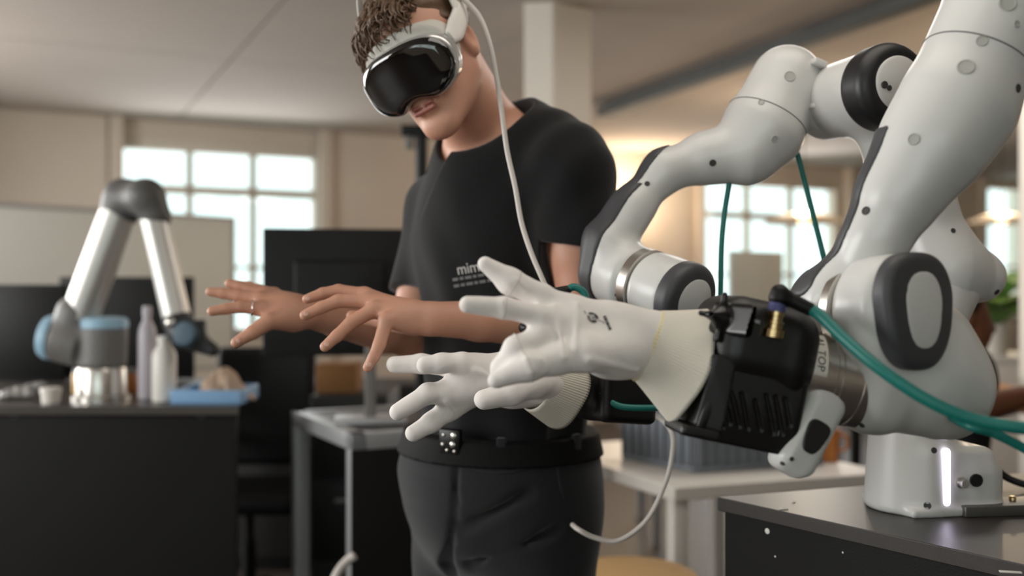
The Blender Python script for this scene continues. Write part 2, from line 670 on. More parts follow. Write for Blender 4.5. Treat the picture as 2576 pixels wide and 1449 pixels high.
# remaining walls of the room (behind and beside the camera) with their windows
def plain_window(name, x0, x1, y0, y1, z0, z1, axis):
    f = None
    t = 0.05
    for (a, b, c, d, e, g, n) in ((x0, x1, y0, y1, z0 - t, z0, 'window_sill'), (x0, x1, y0, y1, z1, z1 + t, 'head_rail')):
        o = obj(name if f is None else n, bxyz(a, b, c, d, e, g), m_frame, f, kind='structure' if f is None else None)
        f = f or o
    obj('pane', bxyz(*((x0 + 0.03, x0 + 0.036, y0, y1) if axis == 0 else (x0, x1, y0 + 0.03, y0 + 0.036)), z0, z1), m_glass, f)
    for k in range(4):
        if axis == 0:
            y = y0 + (y1 - y0) * k / 3
            obj('mullion', bxyz(x0, x1, y - 0.02, y + 0.02, z0, z1), m_frame, f)
        else:
            x = x0 + (x1 - x0) * k / 3
            obj('mullion', bxyz(x - 0.02, x + 0.02, y0, y1, z0, z1), m_frame, f)


wl = obj('wall_left', bxyz(-4.75, -4.55, -3, 7.1, 0, 0.9), m_plaster, kind='structure')
obj('wall_section', bxyz(-4.75, -4.55, -3, 7.1, 2.56, CEIL + 0.1), m_plaster, wl)
obj('wall_section', bxyz(-4.75, -4.55, -3, -0.8, 0.9, 2.56), m_plaster, wl)
obj('wall_section', bxyz(-4.75, -4.55, 2.0, 2.95, 0.9, 2.56), m_plaster, wl)
obj('wall_section', bxyz(-4.75, -4.55, 5.55, 7.1, 0.9, 2.56), m_plaster, wl)
plain_window('added_window_6', -4.72, -4.6, 3.0, 5.5, 0.95, 2.5, 0)  # unseen window, added as the source of the side fill
plain_window('window_4', -4.72, -4.6, -0.75, 1.95, 0.95, 2.5, 0)
wf = obj('wall_front', bxyz(-6.5, 11, -2.9, -2.7, 0, 1.0), m_plaster, kind='structure')
obj('wall_section', bxyz(-6.5, 11, -2.9, -2.7, 2.56, CEIL + 0.1), m_plaster, wf)
obj('wall_section', bxyz(-6.5, -2.3, -2.9, -2.7, 1.0, 2.56), m_plaster, wf)
obj('wall_section', bxyz(1.1, 11, -2.9, -2.7, 1.0, 2.56), m_plaster, wf)
plain_window('window_5', -2.25, 1.05, -2.86, -2.74, 1.05, 2.5, 1)
obj('wall_right', bxyz(7.2, 7.4, -3, 14.5, 0, CEIL + 0.1), m_plaster, kind='structure')
for px in ():
    pass
# square column behind the person
cD = 4.6
ca, cb, cc = P(1318, 0, cD), P(1392, 0, cD - 0.02), P(1488, 0, cD + 0.12)
q4 = ca + (cc - cb)
col1 = obj('column_1', prism([(ca[0], ca[1]), (cb[0], cb[1]), (cc[0], cc[1]), (q4[0], q4[1])], 0, CEIL + 0.01, 0.006),
           mat('column_paint', (222, 214, 203), 0.8, var=0.03), kind='structure')
obj('baseboard', prism([(ca[0] - .01, ca[1] - .01), (cb[0], cb[1] - .015), (cc[0] + .015, cc[1]), (q4[0], q4[1] + .01)], 0, 0.09, 0.003), m_frame, col1)
c2 = P(2562, 0, 3.9)
col2 = obj('column_2', bxyz(c2[0], c2[0] + 0.3, 3.6, 3.9, 0, CEIL + 0.01, 0.006), mat('column_paint', (0, 0, 0)), kind='structure')
obj('baseboard', bxyz(c2[0] - .01, c2[0] + 0.31, 3.59, 3.91, 0, 0.09, 0.003), m_frame, col2)
# cable tray under the ceiling
ta, tb = np.array([0.66, 7.2, 0]), np.array([2.35, 2.95, 0])
tm = frame(tb - ta)
tray = obj('cable_tray', rbox((ta + tb) / 2 + [0, 0, CEIL - 0.05], (0.055, 0.03, np.linalg.norm(tb - ta) / 2), tm, 0.006),
           mat('tray_steel', (74, 74, 72), 0.8, metal=0.0), label='long grey cable tray running under the ceiling', cat='cable tray')
for k in range(5):
    c = ta + (tb - ta) * (0.1 + 0.2 * k)
    obj('hanger', bxyz(c[0] - 0.01, c[0] + 0.01, c[1] - 0.01, c[1] + 0.01, CEIL - 0.03, CEIL), MATS['tray_steel'], tray)

# unseen ceiling luminaires, added to house the overhead fills
m_diff = mat('added_diffuser', (240, 236, 228), .5, var=0, emit=(255, 242, 226), estr=1.2)
for (lx, ly, hx, hy, lab) in ((0.5, 1.1, .62, .62, 'added unseen square ceiling luminaire above the robot arms'), (1.25, 3.5, .62, .32, 'added unseen oblong ceiling luminaire above the white table')):
    lt_ = thing('added_ceiling_light', (lx, ly, CEIL), lab, 'ceiling light')
    obj('diffuser', bxyz(lx - hx + .02, lx + hx - .02, ly - hy + .02, ly + hy - .02, CEIL - .045, CEIL - .035), m_diff, lt_)
    for q_ in ((lx - hx, lx + hx, ly - hy, ly - hy + .02), (lx - hx, lx + hx, ly + hy - .02, ly + hy), (lx - hx, lx - hx + .02, ly - hy + .02, ly + hy - .02), (lx + hx - .02, lx + hx, ly - hy + .02, ly + hy - .02)):
        obj('frame', bxyz(*q_, CEIL - .05, CEIL - .003, .003), m_alu, lt_)
# ---------------------------------------------------------------- two white seven-axis robot arms
m_rw = mat('robot_white', (205, 204, 201), 0.30, var=0.015, vscale=4, spec=0.45)
m_rg = mat('robot_grey_trim', (62, 62, 65), 0.5, var=0.04)
m_rk = mat('robot_black_ring', (26, 26, 28), 0.42, var=0.05)
m_seam = mat('seam_shadow_gap', (74, 74, 72), 0.8, var=0)
m_plug = mat('screw_cover', (168, 167, 162), 0.5, var=0.02)
m_plugd = mat('screw_hole', (58, 57, 55), 0.6, var=0.02)
m_steel = mat('brushed_steel', (208, 204, 198), 0.3, metal=1.0, var=0.05, bump=0.04, bscale=300)
m_teal = mat('teal_cable', (16, 112, 104), 0.42, var=0.05, vscale=20, bump=0.05, bscale=200)
m_blk = mat('matte_black_housing', (13, 13, 14), 0.42, var=0.08, bump=0.12, bscale=500)
m_blk2 = mat('black_side_panel', (30, 30, 31), 0.5, var=0.06)

bench_z = 0.945
# ===== near arm
A1 = thing('robot_arm', P(2300, 1000, 1.13), 'near white robot arm reaching down from the upper right, grey oval wrist cap', 'robot arm')
d = 1.12
fore = Sdf()
fore.cone(P(2700, -390, 1.16), P(2525, 0, 1.14), .0615, .0615)
fore.cone(P(2525, 0, 1.14), P(2400, 280, 1.125), .0615, .061, k=.01)
fore.cone(P(2402, 275, 1.125), P(2340, 372, 1.12), .061, .053, k=.02)
fore.cone(P(2340, 372, 1.12), P(2262, 490, 1.12), .053, .040, k=.03)
fore.cone(P(2262, 490, 1.12), P(2205, 600, 1.12), .040, .0325, k=.03)
fore.cone(P(2205, 600, 1.12), P(2140, 730, 1.14), .0325, .040, k=.02)
capC = P(2297, 783, 1.055)          # centre of the wrist cap
capN = nrm([.42, -.90, .03])
j6 = lambda L: capC - capN * L
fore.cyl(j6(.152), j6(.083), .049, r=.018, k=.03)
link5 = obj('forearm', fore.mesh(.0038), m_rw, A1)
sp = nrm(P(2400, 280, 1.125) - P(2525, 0, 1.14))
sc_ = P(2453, 155, 1.133)
obj('seam', tube_mesh(ring_on(fore, sc_, sp, .09), .0008, 6, True), m_seam, link5)
# grey cover running down the back of the forearm
trim = Sdf(); trim.sub(fore, .0022)
pn = nrm(np.cross(P(2120, 640, 1.12) - P(2262, 400, 1.12), [0, 1, 0]))
if pn[0] > 0: pn = -pn
trim.it.append((lambda Q: -((Q - P(2117, 640, 1.115)) @ nrm([-.86, .05, .42])), None, None, .004, 'i'))


def facing(sdf, L, c, sc=.02):
    """region of a surface whose normal leans toward L by more than c"""
    L = nrm(L)

    def fn(Q):
        e_ = .003
        g_ = np.stack([sdf.f(Q + np.eye(3)[a] * e_) - sdf.f(Q - np.eye(3)[a] * e_) for a in range(3)], 1)
        g_ /= np.linalg.norm(g_, axis=1)[:, None] + 1e-9
        return (c - g_ @ L) * sc
    return fn


trim.it[-1] = (facing(fore, [-.86, .33, .38], .80, .06), np.zeros(3), np.zeros(3), .002, 'i')
trim.plane(P(2240, 338, 1.12), [.75, 0, 1])
obj('back_cover', trim.mesh(.0035, lo=P(1990, 900, 1.12) - [0, .1, 0], hi=P(2300, 300, 1.12) + [0, .1, 0]), m_rg, link5)
for x, y, r, mm in ((2470, 103, .0065, m_plug), (2430, 168, .0095, m_plug), (2535, 8, .0095, m_plug), (2299, 350, .0068, m_plug),
                    (2178, 530, .005, m_plugd), (2562, 222, .005, m_plugd), (2558, 60, .004, m_plug)):
    disc_cap('screw_cover', fore, x, y, r, mm, link5)
# silver joint ring
obj('joint_ring', lathe([(.049, -.007), (.0535, -.006), (.0540, .006), (.049, .007)], j6(.0775), capN, 64), m_steel, A1)
# wrist body (joint 6 barrel flowing into the flange housing)
wr = Sdf()
wr.cyl(j6(.071), j6(.008), .0535, r=.016, v=[0, 0, 1], sc=.86)
wr.cone(j6(.035), P(2310, 900, 1.115), .046, .050, k=.02)
wr.cone(P(2205, 968, 1.13), P(2345, 975, 1.135), .0500, .0575, k=.045)
wr.cyl(P(2150, 968, 1.125), P(2230, 975, 1.13), .0515, r=.012, k=.02)
wr.ell(P(2400, 985, 1.14), (.03, .04, .045), k=.03)
wr.cone(P(2340, 850, 1.13), P(2390, 960, 1.14), .04, .035, k=.03)
link6 = obj('wrist', wr.mesh(.0038), m_rw, A1)
Mc = frame(capN)


def egg(sdf, c, n, w, h, depth, rr, k=0):
    """egg-shaped cover: wider at the top, narrower below, axis n"""
    M = frame(n)

    def fn(Q):
        q = (Q - c) @ M.T
        y = q[:, 1]
        ww = w * (1 - .16 * np.clip(-y / h, -0.3, 1))
        u = np.abs(q[:, 0]) / ww; v = np.abs(y) / h
        l = (u ** 2.7 + v ** 2.7) ** (1 / 2.7)
        dx = (l - 1) * min(w, h)
        dome = depth - .10 * (q[:, 0] ** 2 + .5 * y ** 2) / w
        dz = np.abs(q[:, 2]) - np.maximum(dome, .001)
        dx = dx + rr; dz = dz + rr
        return np.minimum(np.maximum(dx, dz), 0) + np.sqrt(np.maximum(dx, 0) ** 2 + np.maximum(dz, 0) ** 2) - rr
    R = max(w, h) + depth
    return sdf.field(fn, c - R, c + R, k)


cap = egg(Sdf(), capC + capN * .0, capN, .0485, .0625, .017, .008)
oc = obj('wrist_cap', cap.mesh(.0028), m_rg, A1, label='dark grey egg-shaped joint cover')
cin = egg(Sdf(), capC + capN * .0135 + np.array([.0, 0, .001]), nrm(capN), .0255, .042, .0052, .002)
obj('cap_inlay', cin.mesh(.0022), m_rw, oc, label='white oval inlay')
for x, y, r in ((2168, 1070, .0035),):
    disc_cap('screw_hole', wr, x, y, r, m_plugd, link6)
# steel flange
fa = nrm(P(1640, 868, 1.1) - P(2100, 965, 1.125))      # axis of the hand, pointing left
fc = P(2150, 965, 1.13)
flange = obj('flange', lathe([(.030, -.012), (.0505, -.012), (.0505, .012), (.0495, .013), (.0495, .0145), (.0505, .0155), (.0505, .037), (.0490, .0375),
                              (.0490, .0395), (.0500, .04), (.0500, .0435), (.0490, .044), (.0490, .092), (.03, .094)], fc, fa, 72), m_steel, A1)
Fl = Sdf(); Fl.cyl(fc - fa * .01, fc + fa * .092, .0496)
# paper sticker and its lettering on the flange
m_st = mat('sticker_paper', (214, 208, 198), 0.6, var=.02)
m_ink = mat('sticker_ink', (60, 60, 62), 0.6, var=0)
sp_, sn_ = hit(Fl, 2066, 885)
Xd = nrm(np.cross(fa, sn_)) if np.cross(fa, sn_)[2] < 0 else -nrm(np.cross(fa, sn_))
bm = bmesh.new(); bmesh.ops.create_grid(bm, x_segments=24, y_segments=2, size=1)
for v in bm.verts: v.co = Vector((v.co.x * .026, v.co.y * .0085, 0))
me = bpy.data.meshes.new('st'); bm.to_mesh(me); bm.free()
stk = obj('sticker', on_surface(me, Fl, sp_, Xd, -fa, sn_, .0004), m_st, flange)
obj('text_decal', on_surface(text_mesh('AL TOP', .0125), Fl, sp_ + Xd * .001, Xd, -fa, sn_, .0009, 1), m_ink, flange)
# guiding grip with dark button below the flange
ga = nrm(P(1985, 1160, 1.07) - P(2062, 1010, 1.08)); gn = nrm([.22, -.95, .10]); gn = nrm(gn - ga * np.dot(gn, ga)); gx = np.cross(ga, gn)
GM = np.array([gx, gn, ga])
gr = Sdf(); gr.box(P(2030, 1088, 1.085), (.0225, .020, .046), GM, r=.012)
gr.box(P(1985, 1152, 1.095), (.018, .02, .016), GM, r=.011, k=.012)
gr.cone(P(2068, 1010, 1.095), P(2120, 990, 1.13), .018, .022, k=.015)
grip = obj('guiding_grip', gr.mesh(.0025), m_rw, A1)
gb, gbn = hit(gr, 2050, 1100)
bt = Sdf(); bt.box(gb, (.0125, .0018, .0175), np.array([gx, gn, ga]), r=.0016)
GB = np.array([gx, gn, ga])


def btn(Q):
    q = (Q - gb) @ GB.T
    w = .0125 * (1 - .22 * q[:, 2] / .0175)
    l = ((np.abs(q[:, 0]) / w) ** 3.2 + (np.abs(q[:, 2]) / .0185) ** 3.2) ** (1 / 3.2)
    return np.maximum((l - 1) * .012, np.abs(q[:, 1]) - .0016)


bt = Sdf().field(btn, gb - .025, gb + .025)
obj('button', bt.mesh(.0012), m_rk, grip, label='dark rounded push button')
for x, y in ((1968, 1166), (1992, 1155)):
    disc_cap('screw_hole', gr, x, y, .0026, m_plugd, grip)

# elbow, upper arm and base of the near arm (right of the picture)
nE = P(2720, -435, 1.17); nS = np.array([1.02, 1.24, 1.285]); nB = np.array([1.02, 1.24, bench_z])
ub_ = Sdf(); ub_.cyl(nE - [0, .075, 0], nE + [0, .075, 0], .062, r=.018); ub_.cone(nE + [0, .05, 0], nE * .5 + nS * .5, .05, .046, k=.03); ub_.cone(nE * .5 + nS * .5, nS, .046, .058, k=.03)
obj('upper_arm', ub_.mesh(.0055), m_rw, A1)
obj('elbow_ring', lathe([(.02, -.012), (.05, -.012), (.06, -.004), (.06, .004), (.02, .006)], nE - [0, .078, 0], [0, 1, 0], 40), m_rk, A1)
cb2 = Sdf(); cb2.cyl(nS - [0, .06, 0], nS + [0, .06, 0], .06, r=.02); cb2.cone(nS - [0, 0, .02], nB + [0, 0, .13], .055, .058, k=.02)
obj('shoulder_column', cb2.mesh(.0055), m_rw, A1)
nb2 = Sdf(); nb2.cyl(nB, nB + [0, 0, .13], .068, r=.01, rb=.06); nb2.box(nB + [.05, .02, .045], (.07, .06, .045), None, r=.012, k=.02); nb2.plane(nB, [0, 0, -1])
obj('base', nb2.mesh(.0055), m_rw, A1)

# ===== far arm
A2 = thing('robot_arm', [*P(2340, 1250, 1.55)[:2], bench_z], 'far white robot arm on the black bench, bent over in front of the person', 'robot arm')
# base
bz = bench_z
b0 = P(2290, 1270, 1.52); b0[2] = bz
bd = nrm([.85, .16, 0]); bw = np.array([-bd[1], bd[0], 0])
ba = Sdf()
ba.cyl(b0, b0 + [0, 0, .13], .068, r=.01, rb=.060)
ba.box(b0 + bd * .045 + [0, 0, .05], (.058, .062, .05), np.array([bd, bw, [0, 0, 1]]), r=.012, k=.02)
ba.box(b0 + bd * .09 + [0, 0, .035], (.03, .055, .035), np.array([bd, bw, [0, 0, 1]]), r=.012, k=.03)
ba.box(b0 + bd * .045 + [0, 0, .006], (.085, .070, .006), np.array([bd, bw, [0, 0, 1]]), r=.004, k=.01)
ba.it.append((lambda Q: (Q - (b0 + bd * .085 + np.array([0, 0, .105]))) @ nrm(bd * .62 + np.array([0, 0, .78])), np.zeros(3), np.zeros(3), .008, 'i'))
ba.it.append((lambda Q: -(Q[:, 2] - bz), np.zeros(3), np.zeros(3), 0, 'i'))
base = obj('base', ba.mesh(.0035), m_rw, A2)
# link 1 column and shoulder
l1 = Sdf()
sh = P(2400, 690, 1.57)
l1.cone(b0 + [0, 0, .12], np.array([b0[0] + .01, b0[1] + .01, 1.19]), .058, .055)
l1.cone(np.array([b0[0] + .01, b0[1] + .01, 1.19]), P(2380, 700, 1.56), .055, .056, k=.02)
obj('shoulder_column', l1.mesh(.0045), m_rw, A2)
l2 = Sdf()
l2.cone(P(2380, 690, 1.56), P(2462, 697, 1.57), .060, .040, k=.02)
l2.cone(P(2370, 660, 1.56), P(2310, 500, 1.56), .056, .046, k=.04)
l2.cone(P(2310, 500, 1.56), P(2248, 400, 1.56), .046, .042, k=.03)
upper = obj('upper_arm', l2.mesh(.0045), m_rw, A2)
for x, y, r in ((2398, 580, .004), (2508, 735, .005)):
    disc_cap('screw_hole', l2, x, y, r, m_plugd, upper)
# elbow barrel
eb = P(2252, 213, 1.46); en = nrm([.30, -.95, .0])
e = lambda L: eb - en * L
l3 = Sdf()
l3.cone(P(2248, 430, 1.555), P(2232, 320, 1.54), .041, .043)
l3.cone(P(2232, 320, 1.54), e(.06), .043, .045, k=.02)
l3.cyl(e(.135), e(.02), .060, r=.01, k=.02)
lk3 = obj('elbow', l3.mesh(.0042), m_rw, A2)
kb = Sdf(); kb.cyl(e(.055), e(-.008), .064, r=.02)
kr = obj('elbow_ring', kb.mesh(.0035), m_rk, lk3, label='black rubber elbow ring')
obj('elbow_cap', lathe([(.001, .0), (.040, .0), (.0405, .004), (.037, .0065), (.001, .008)], e(-.006), en, 48), m_rw, lk3, label='white round elbow cap')
kbx = Sdf(); kbx.cyl(e(-.004), e(-.014), .0405)
disc_cap('screw_hole', kbx, 2226, 213, .0055, m_plugd, lk3)
disc_cap('screw_hole', kbx, 2238, 221, .004, m_plugd, lk3)
# forearm of the far arm
f2 = Sdf()
f2.cyl(e(.13), e(.185), .057, r=.015, k=0)
f2.cone(P(1978, 205, 1.61), P(1916, 330, 1.595), .0575, .0625, k=.02)
f2.cone(P(1916, 330, 1.595), P(1882, 380, 1.59), .0625, .049, k=.02)
f2.cone(P(1870, 385, 1.59), P(1775, 398, 1.59), .047, .036, k=.025)
f2.cone(P(1775, 398, 1.59), P(1672, 430, 1.58), .036, .0285, k=.03)
f2.cone(P(1672, 430, 1.58), P(1588, 528, 1.57), .0285, .0285, k=.03)
f2.cone(P(1588, 528, 1.57), P(1535, 610, 1.565), .0285, .043, k=.03)
w2c = P(1738, 757, 1.45); w2n = nrm([.62, -.74, -.28])
g6 = lambda L: w2c - w2n * L
f2.cyl(g6(.195), g6(.103), .053, r=.018, k=.02)
lk5 = obj('forearm', f2.mesh(.004), m_rw, A2)
fs = nrm(P(1916, 330, 1.595) - P(1978, 205, 1.61))
obj('seam', tube_mesh(ring_on(f2, P(1922, 300, 1.60), fs, .078), .0008, 6, True), m_seam, lk5)
t2 = Sdf(); t2.sub(f2, .0022)
t2.it.append((lambda Q: -((Q - P(1597, 480, 1.57)) @ nrm([-.78, .25, .58])), np.zeros(3), np.zeros(3), .004, 'i'))
t2.it.append((lambda Q: (Q - P(1722, 326, 1.57)) @ nrm([.8, 0, .6]), np.zeros(3), np.zeros(3), .003, 'i'))
obj('back_cover', t2.mesh(.0035, lo=P(1400, 800, 1.57) - [0, .12, 0], hi=P(1760, 300, 1.57) + [0, .1, 0]), m_rg, lk5)
t3 = Sdf(); t3.sub(f2, .0024)
t3.it.append((lambda Q: (Q - g6(.158)) @ w2n, np.zeros(3), np.zeros(3), .004, 'i'))
obj('back_cap', t3.mesh(.0035, lo=P(1380, 860, 1.57) - [0, .15, 0], hi=P(1640, 480, 1.57) + [0, .15, 0]), m_rg, lk5)
for x, y, r, mm in ((1987, 192, .009, m_plug), (1915, 257, .005, m_plug), (1949, 350, .006, m_plug), (1793, 410, .0055, m_plugd),
                    (1628, 462, .0042, m_plugd), (1551, 742, .003, m_plugd)):
    disc_cap('screw_cover', f2, x, y, r, mm, lk5)
for x, y in ((2056, 160), (2052, 272)):
    p = P(x, y, 1.565)
    lug = obj('lug', rbox(p, (.012, .005, .012), frame(en, [.3, 0, 1]), .003), m_rw, lk5)
    obj('screw', lathe([(.001, .004), (.0028, .004), (.0028, .0066), (.001, .0066)], p, [0.25, -.95, 0], 12), m_plugd, lug)
obj('joint_ring', lathe([(.047, -.009), (.0535, -.008), (.054, .008), (.047, .009)], g6(.094), w2n, 64), m_steel, A2)
w6 = Sdf()
w6.cyl(g6(.085), g6(.016), .053, r=.012)
w6.cone(g6(.05), P(1690, 900, 1.51), .045, .047, k=.02)
w6.cone(P(1690, 900, 1.51), P(1640, 960, 1.52), .047, .045, k=.03)
wr2 = obj('wrist', w6.mesh(.004), m_rw, A2)
kc = Sdf(); kc.cyl(g6(.03), g6(-.006), .0555, r=.014)
kco = obj('wrist_cap', kc.mesh(.0035), m_rg, A2, label='dark grey wrist joint cover')
obj('cap_inlay', lathe([(.001, .0), (.034, .0), (.0345, .003), (.032, .0045), (.001, .006)], g6(-.005), w2n, 40), m_rw, kco)
obj('flange', lathe([(.03, -.02), (.043, -.02), (.043, .03), (.03, .03)], P(1600, 950, 1.52), P(1470, 960, 1.49) - P(1600, 950, 1.52), 48), m_steel, A2)
# status light and connectors on the base
lb_p, lb_n = hit(ba, 2380, 1200)
obj('status_light', rbox(lb_p, (.0055, .005, .042), np.array([bd, bw, [0, 0, 1]]), .0045), mat('status_led', (255, 250, 255), 0.4, var=0, emit=(236, 226, 255), estr=6.0), base,
    label='glowing white status light bar')
for x, y, r, mm in ((2350, 1133, .0045, m_plugd), (2333, 1272, .0055, m_plugd)):
    disc_cap('screw_hole', ba, x, y, r, mm, base)
p, n = hit(ba, 2415, 1214)
if p is not None:
    obj('connector', lathe([(.004, -.003), (.0085, -.003), (.0085, .004), (.0065, .004), (.0065, .012), (.004, .012)], p, n, 24), m_steel, base)
p, n = hit(ba, 2455, 1208)
if p is not None:
    obj('connector', lathe([(.004, -.003), (.0095, -.003), (.0095, .003), (.0075, .003), (.007, .0012), (.001, .0012)], p, n, 24), m_rk, base)

# teal cables
def cable(pts, r, label, name='cable', m=None, seg=12):
    return obj(name, tube_mesh(spline(pts, 14), r, seg), m or m_teal, label=label, cat='cable')


cable([P(2030, 775, 1.045), P(2062, 792, 1.04), P(2120, 848, 1.02), P(2210, 925, 0.99), P(2330, 1005, .97), P(2450, 1055, .96), P(2600, 1080, .95), P(2760, 1090, .95), (.64, 1.0, 1.06), (.74, 1.06, .975), (.86, 1.12, .953), (.94, 1.16, .955)], .0064,
      'thick teal cable sweeping across the near robot wrist to the right')
cable([P(2395, 1050, 1.075), P(2440, 1072, 1.035), P(2500, 1090, 1.03), P(2576, 1128, 1.03), P(2680, 1190, 1.03), (.68, 1.12, .985), (.80, 1.22, .9515), (.92, 1.30, .951)], .005,
      'thin teal cable below the thick one at the right edge')
cable([P(1834, 455, 1.585), P(1833, 470, 1.585), P(1822, 540, 1.585), P(1815, 620, 1.585), P(1813, 720, 1.58), P(1811, 800, 1.58), P(1800, 900, 1.6)], .0043,
      'teal cable hanging straight down from the far robot forearm')
cable([P(1998, 362, 1.60), P(2012, 410, 1.60), P(2035, 500, 1.60), P(2058, 590, 1.60), P(2082, 680, 1.60), P(2130, 800, 1.62), P(2180, 950, 1.66)], .0043,
      'teal cable slanting from the far forearm behind the near robot')
# ---------------------------------------------------------------- gloved robot hands
m_glove = mat('white_glove_fabric', (238, 231, 227), 0.75, var=0.035, vscale=14, bump=0.35, bscale=90, sheen=.2)
m_cuff = mat('cream_ribbed_cuff', (226, 219, 206), 0.85, var=0.04, vscale=30, bump=0.2, bscale=300)
m_hem = mat('yellow_hem_thread', (232, 218, 176), 0.85, var=0.05, vscale=60, bump=0.3, bscale=400)
m_print = mat('glove_print_black', (16, 14, 16), 0.7, var=0)
m_brass = mat('brass_connector', (186, 160, 118), 0.25, metal=1.0, var=.06)
m_blue = mat('violet_sleeve', (74, 76, 122), 0.4, var=.05)
m_beige = mat('worn_glove_fabric', (220, 208, 192), 0.8, var=.05, bump=.3, bscale=90)


def ribbed_cuff(c0, c1, r0, r1, ribs, M, ex=1.0, n=10, wave=0.0, seedv=0):
    """flared knitted cuff: frustum from c0 to c1 with lengthwise ribs, given thickness; r0,r1=(rx,ry)"""
    rng = random.Random(seedv); V = []; Fc = []
    seg = ribs * 4
    ph = [rng.uniform(0, 6.28) for _ in range(4)]
    for layer in (0, 1):
        for i in range(n + 1):
            t = i / n; tt = t ** ex
            c = c0 + (c1 - c0) * t
            for j in range(seg):
                a = 2 * math.pi * j / seg
                rib = .00045 * math.cos(a * ribs) * (1 if layer == 0 else .5) * (0.5 + t)
                wv = wave * tt * (math.sin(3 * a + ph[0]) * .5 + math.sin(5 * a + ph[1]) * .3)
                rx = r0[0] + (r1[0] - r0[0]) * tt + rib + wv - .0022 * layer
                ry = r0[1] + (r1[1] - r0[1]) * tt + rib + wv - .0022 * layer
                V.append(c + M[0] * rx * math.cos(a) + M[1] * ry * math.sin(a) + M[2] * wv * .8)
    L = (n + 1) * seg
    for layer in (0, 1):
        for i in range(n):
            for j in range(seg):
                k = (j + 1) % seg
                q = (layer * L + i * seg + j, layer * L + i * seg + k, layer * L + (i + 1) * seg + k, layer * L + (i + 1) * seg + j)
                Fc.append(q if layer == 0 else q[::-1])
    for i in (0, n):
        for j in range(seg):
            k = (j + 1) % seg
            q = (i * seg + j, i * seg + k, L + i * seg + k, L + i * seg + j)
            Fc.append(q[::-1] if i == 0 else q)
    return mesh_from('cuff', np.array(V), Fc)


def wrinkle(amp, sc, seedv=0):
    rng = np.random.RandomState(seedv)
    K = rng.normal(size=(5, 3)) * sc; ph = rng.uniform(0, 6.28, 5)
    return lambda Q: amp * np.sin(Q @ K.T + ph).sum(1) / 5


# ----- near hand
H1 = thing('robotic_hand', P(1890, 935, 1.10), 'near gloved robotic hand on a black vented housing, glove printed with a round emblem', 'robotic hand')
ha = fa                                   # hand axis, pointing left
hu = nrm(np.array([0, 0, 1]) - ha * ha[2]); hw = np.cross(hu, ha)
if hw[1] > 0: hw = -hw                     # toward the camera
HM = np.array([ha, hw, hu])
hc = P(1872, 934, 1.11)
up = Sdf()
up.box(hc + hu * .034, (.057, .062, .046), HM, r=.030)
up.box(hc - ha * .040 + hu * .02, (.018, .053, .042), HM, r=.02, k=.02)
up.it.append((lambda Q: -((Q - (hc - hu * .012)) @ hu), np.zeros(3), np.zeros(3), .003, 'i'))
hs = obj('upper_shell', up.mesh(.0026), m_blk, H1)
lo_ = Sdf()
lo_.box(hc - hu * .036 + ha * .000, (.056, .055, .044), HM, r=.010)
lo_.it.append((lambda Q: (Q - (hc - hu * .04 + hw * .055)) @ nrm(hw * .97 - hu * .24), np.zeros(3), np.zeros(3), .004, 'i'))
lo_.it.append((lambda Q: (Q - (hc - hu * .078 - ha * .058)) @ nrm(-ha * .75 - hu * .66), np.zeros(3), np.zeros(3), .01, 'i'))
for row, (x0, n_) in enumerate(((-.052, 3), (.006, 4))):
    pass
lowfront = Sdf(); lowfront.it = list(lo_.it)
slots = [(1822, 998, 1836, 1065), (1842, 990, 1860, 1072), (1866, 992, 1882, 1078), (1808, 1028, 1818, 1072), (1900, 1010, 1914, 1082), (1928, 996, 1946, 1090),
         (1952, 1000, 1968, 1092), (1976, 1006, 1988, 1070)]
sl = []
for x0, y0, x1, y1 in slots:
    a_, _ = hit(lowfront, x0, y0); b_, _ = hit(lowfront, x1, y1)
    if a_ is not None and b_ is not None:
        lo_.cone(a_, b_, .0026, .0026, k=.0006, op='s')
obj('lower_housing', lo_.mesh(.0015), m_blk, H1)
# side facet and lower lip at the cuff end
sf = Sdf(); sf.box(hc + ha * .044 - hu * .028 + hw * .032, (.014, .026, .040), HM, r=.004)
sf.it.append((lambda Q: (Q - (hc + ha * .050 + hw * .0555 - hu * .03)) @ nrm(hw * .90 + ha * .30 - hu * .20), np.zeros(3), np.zeros(3), .002, 'i'))
obj('side_panel', sf.mesh(.002), m_blk2, H1)
lp = Sdf(); lp.box(hc + ha * .052 - hu * .073 + hw * .02, (.022, .035, .006), HM, r=.004)
obj('lower_lip', lp.mesh(.002), m_blk, H1)
# raised four-pointed boss on the top shell
bp_, bn_ = hit(up, 1822, 800)
bo = Sdf(); BM = np.array([ha, nrm(np.cross(bn_, ha)), bn_])
bo.box(bp_ - ha * .006 + bn_ * -.001, (.017, .018, .006), BM, r=.005)
bo.cone(bp_ + ha * .004 - BM[1] * .024, bp_ + ha * .004 + BM[1] * .024, .0035, .0035, k=.006)
bo.cone(bp_ + ha * .026, bp_ - ha * .02, .003, .004, k=.006)
bo.cone(bp_ + bn_ * .012 + ha * .006, bp_ + bn_ * .0 + ha * .006, .004, .010, k=.008)
bo.cone(bp_ + bn_ * .016 + ha * .006, bp_ + bn_ * .003 + ha * .006, .0022, .0022, k=.001, op='s')
obj('boss', bo.mesh(.0016), mat('gloss_black', (20, 20, 21), .25, var=.04), H1)
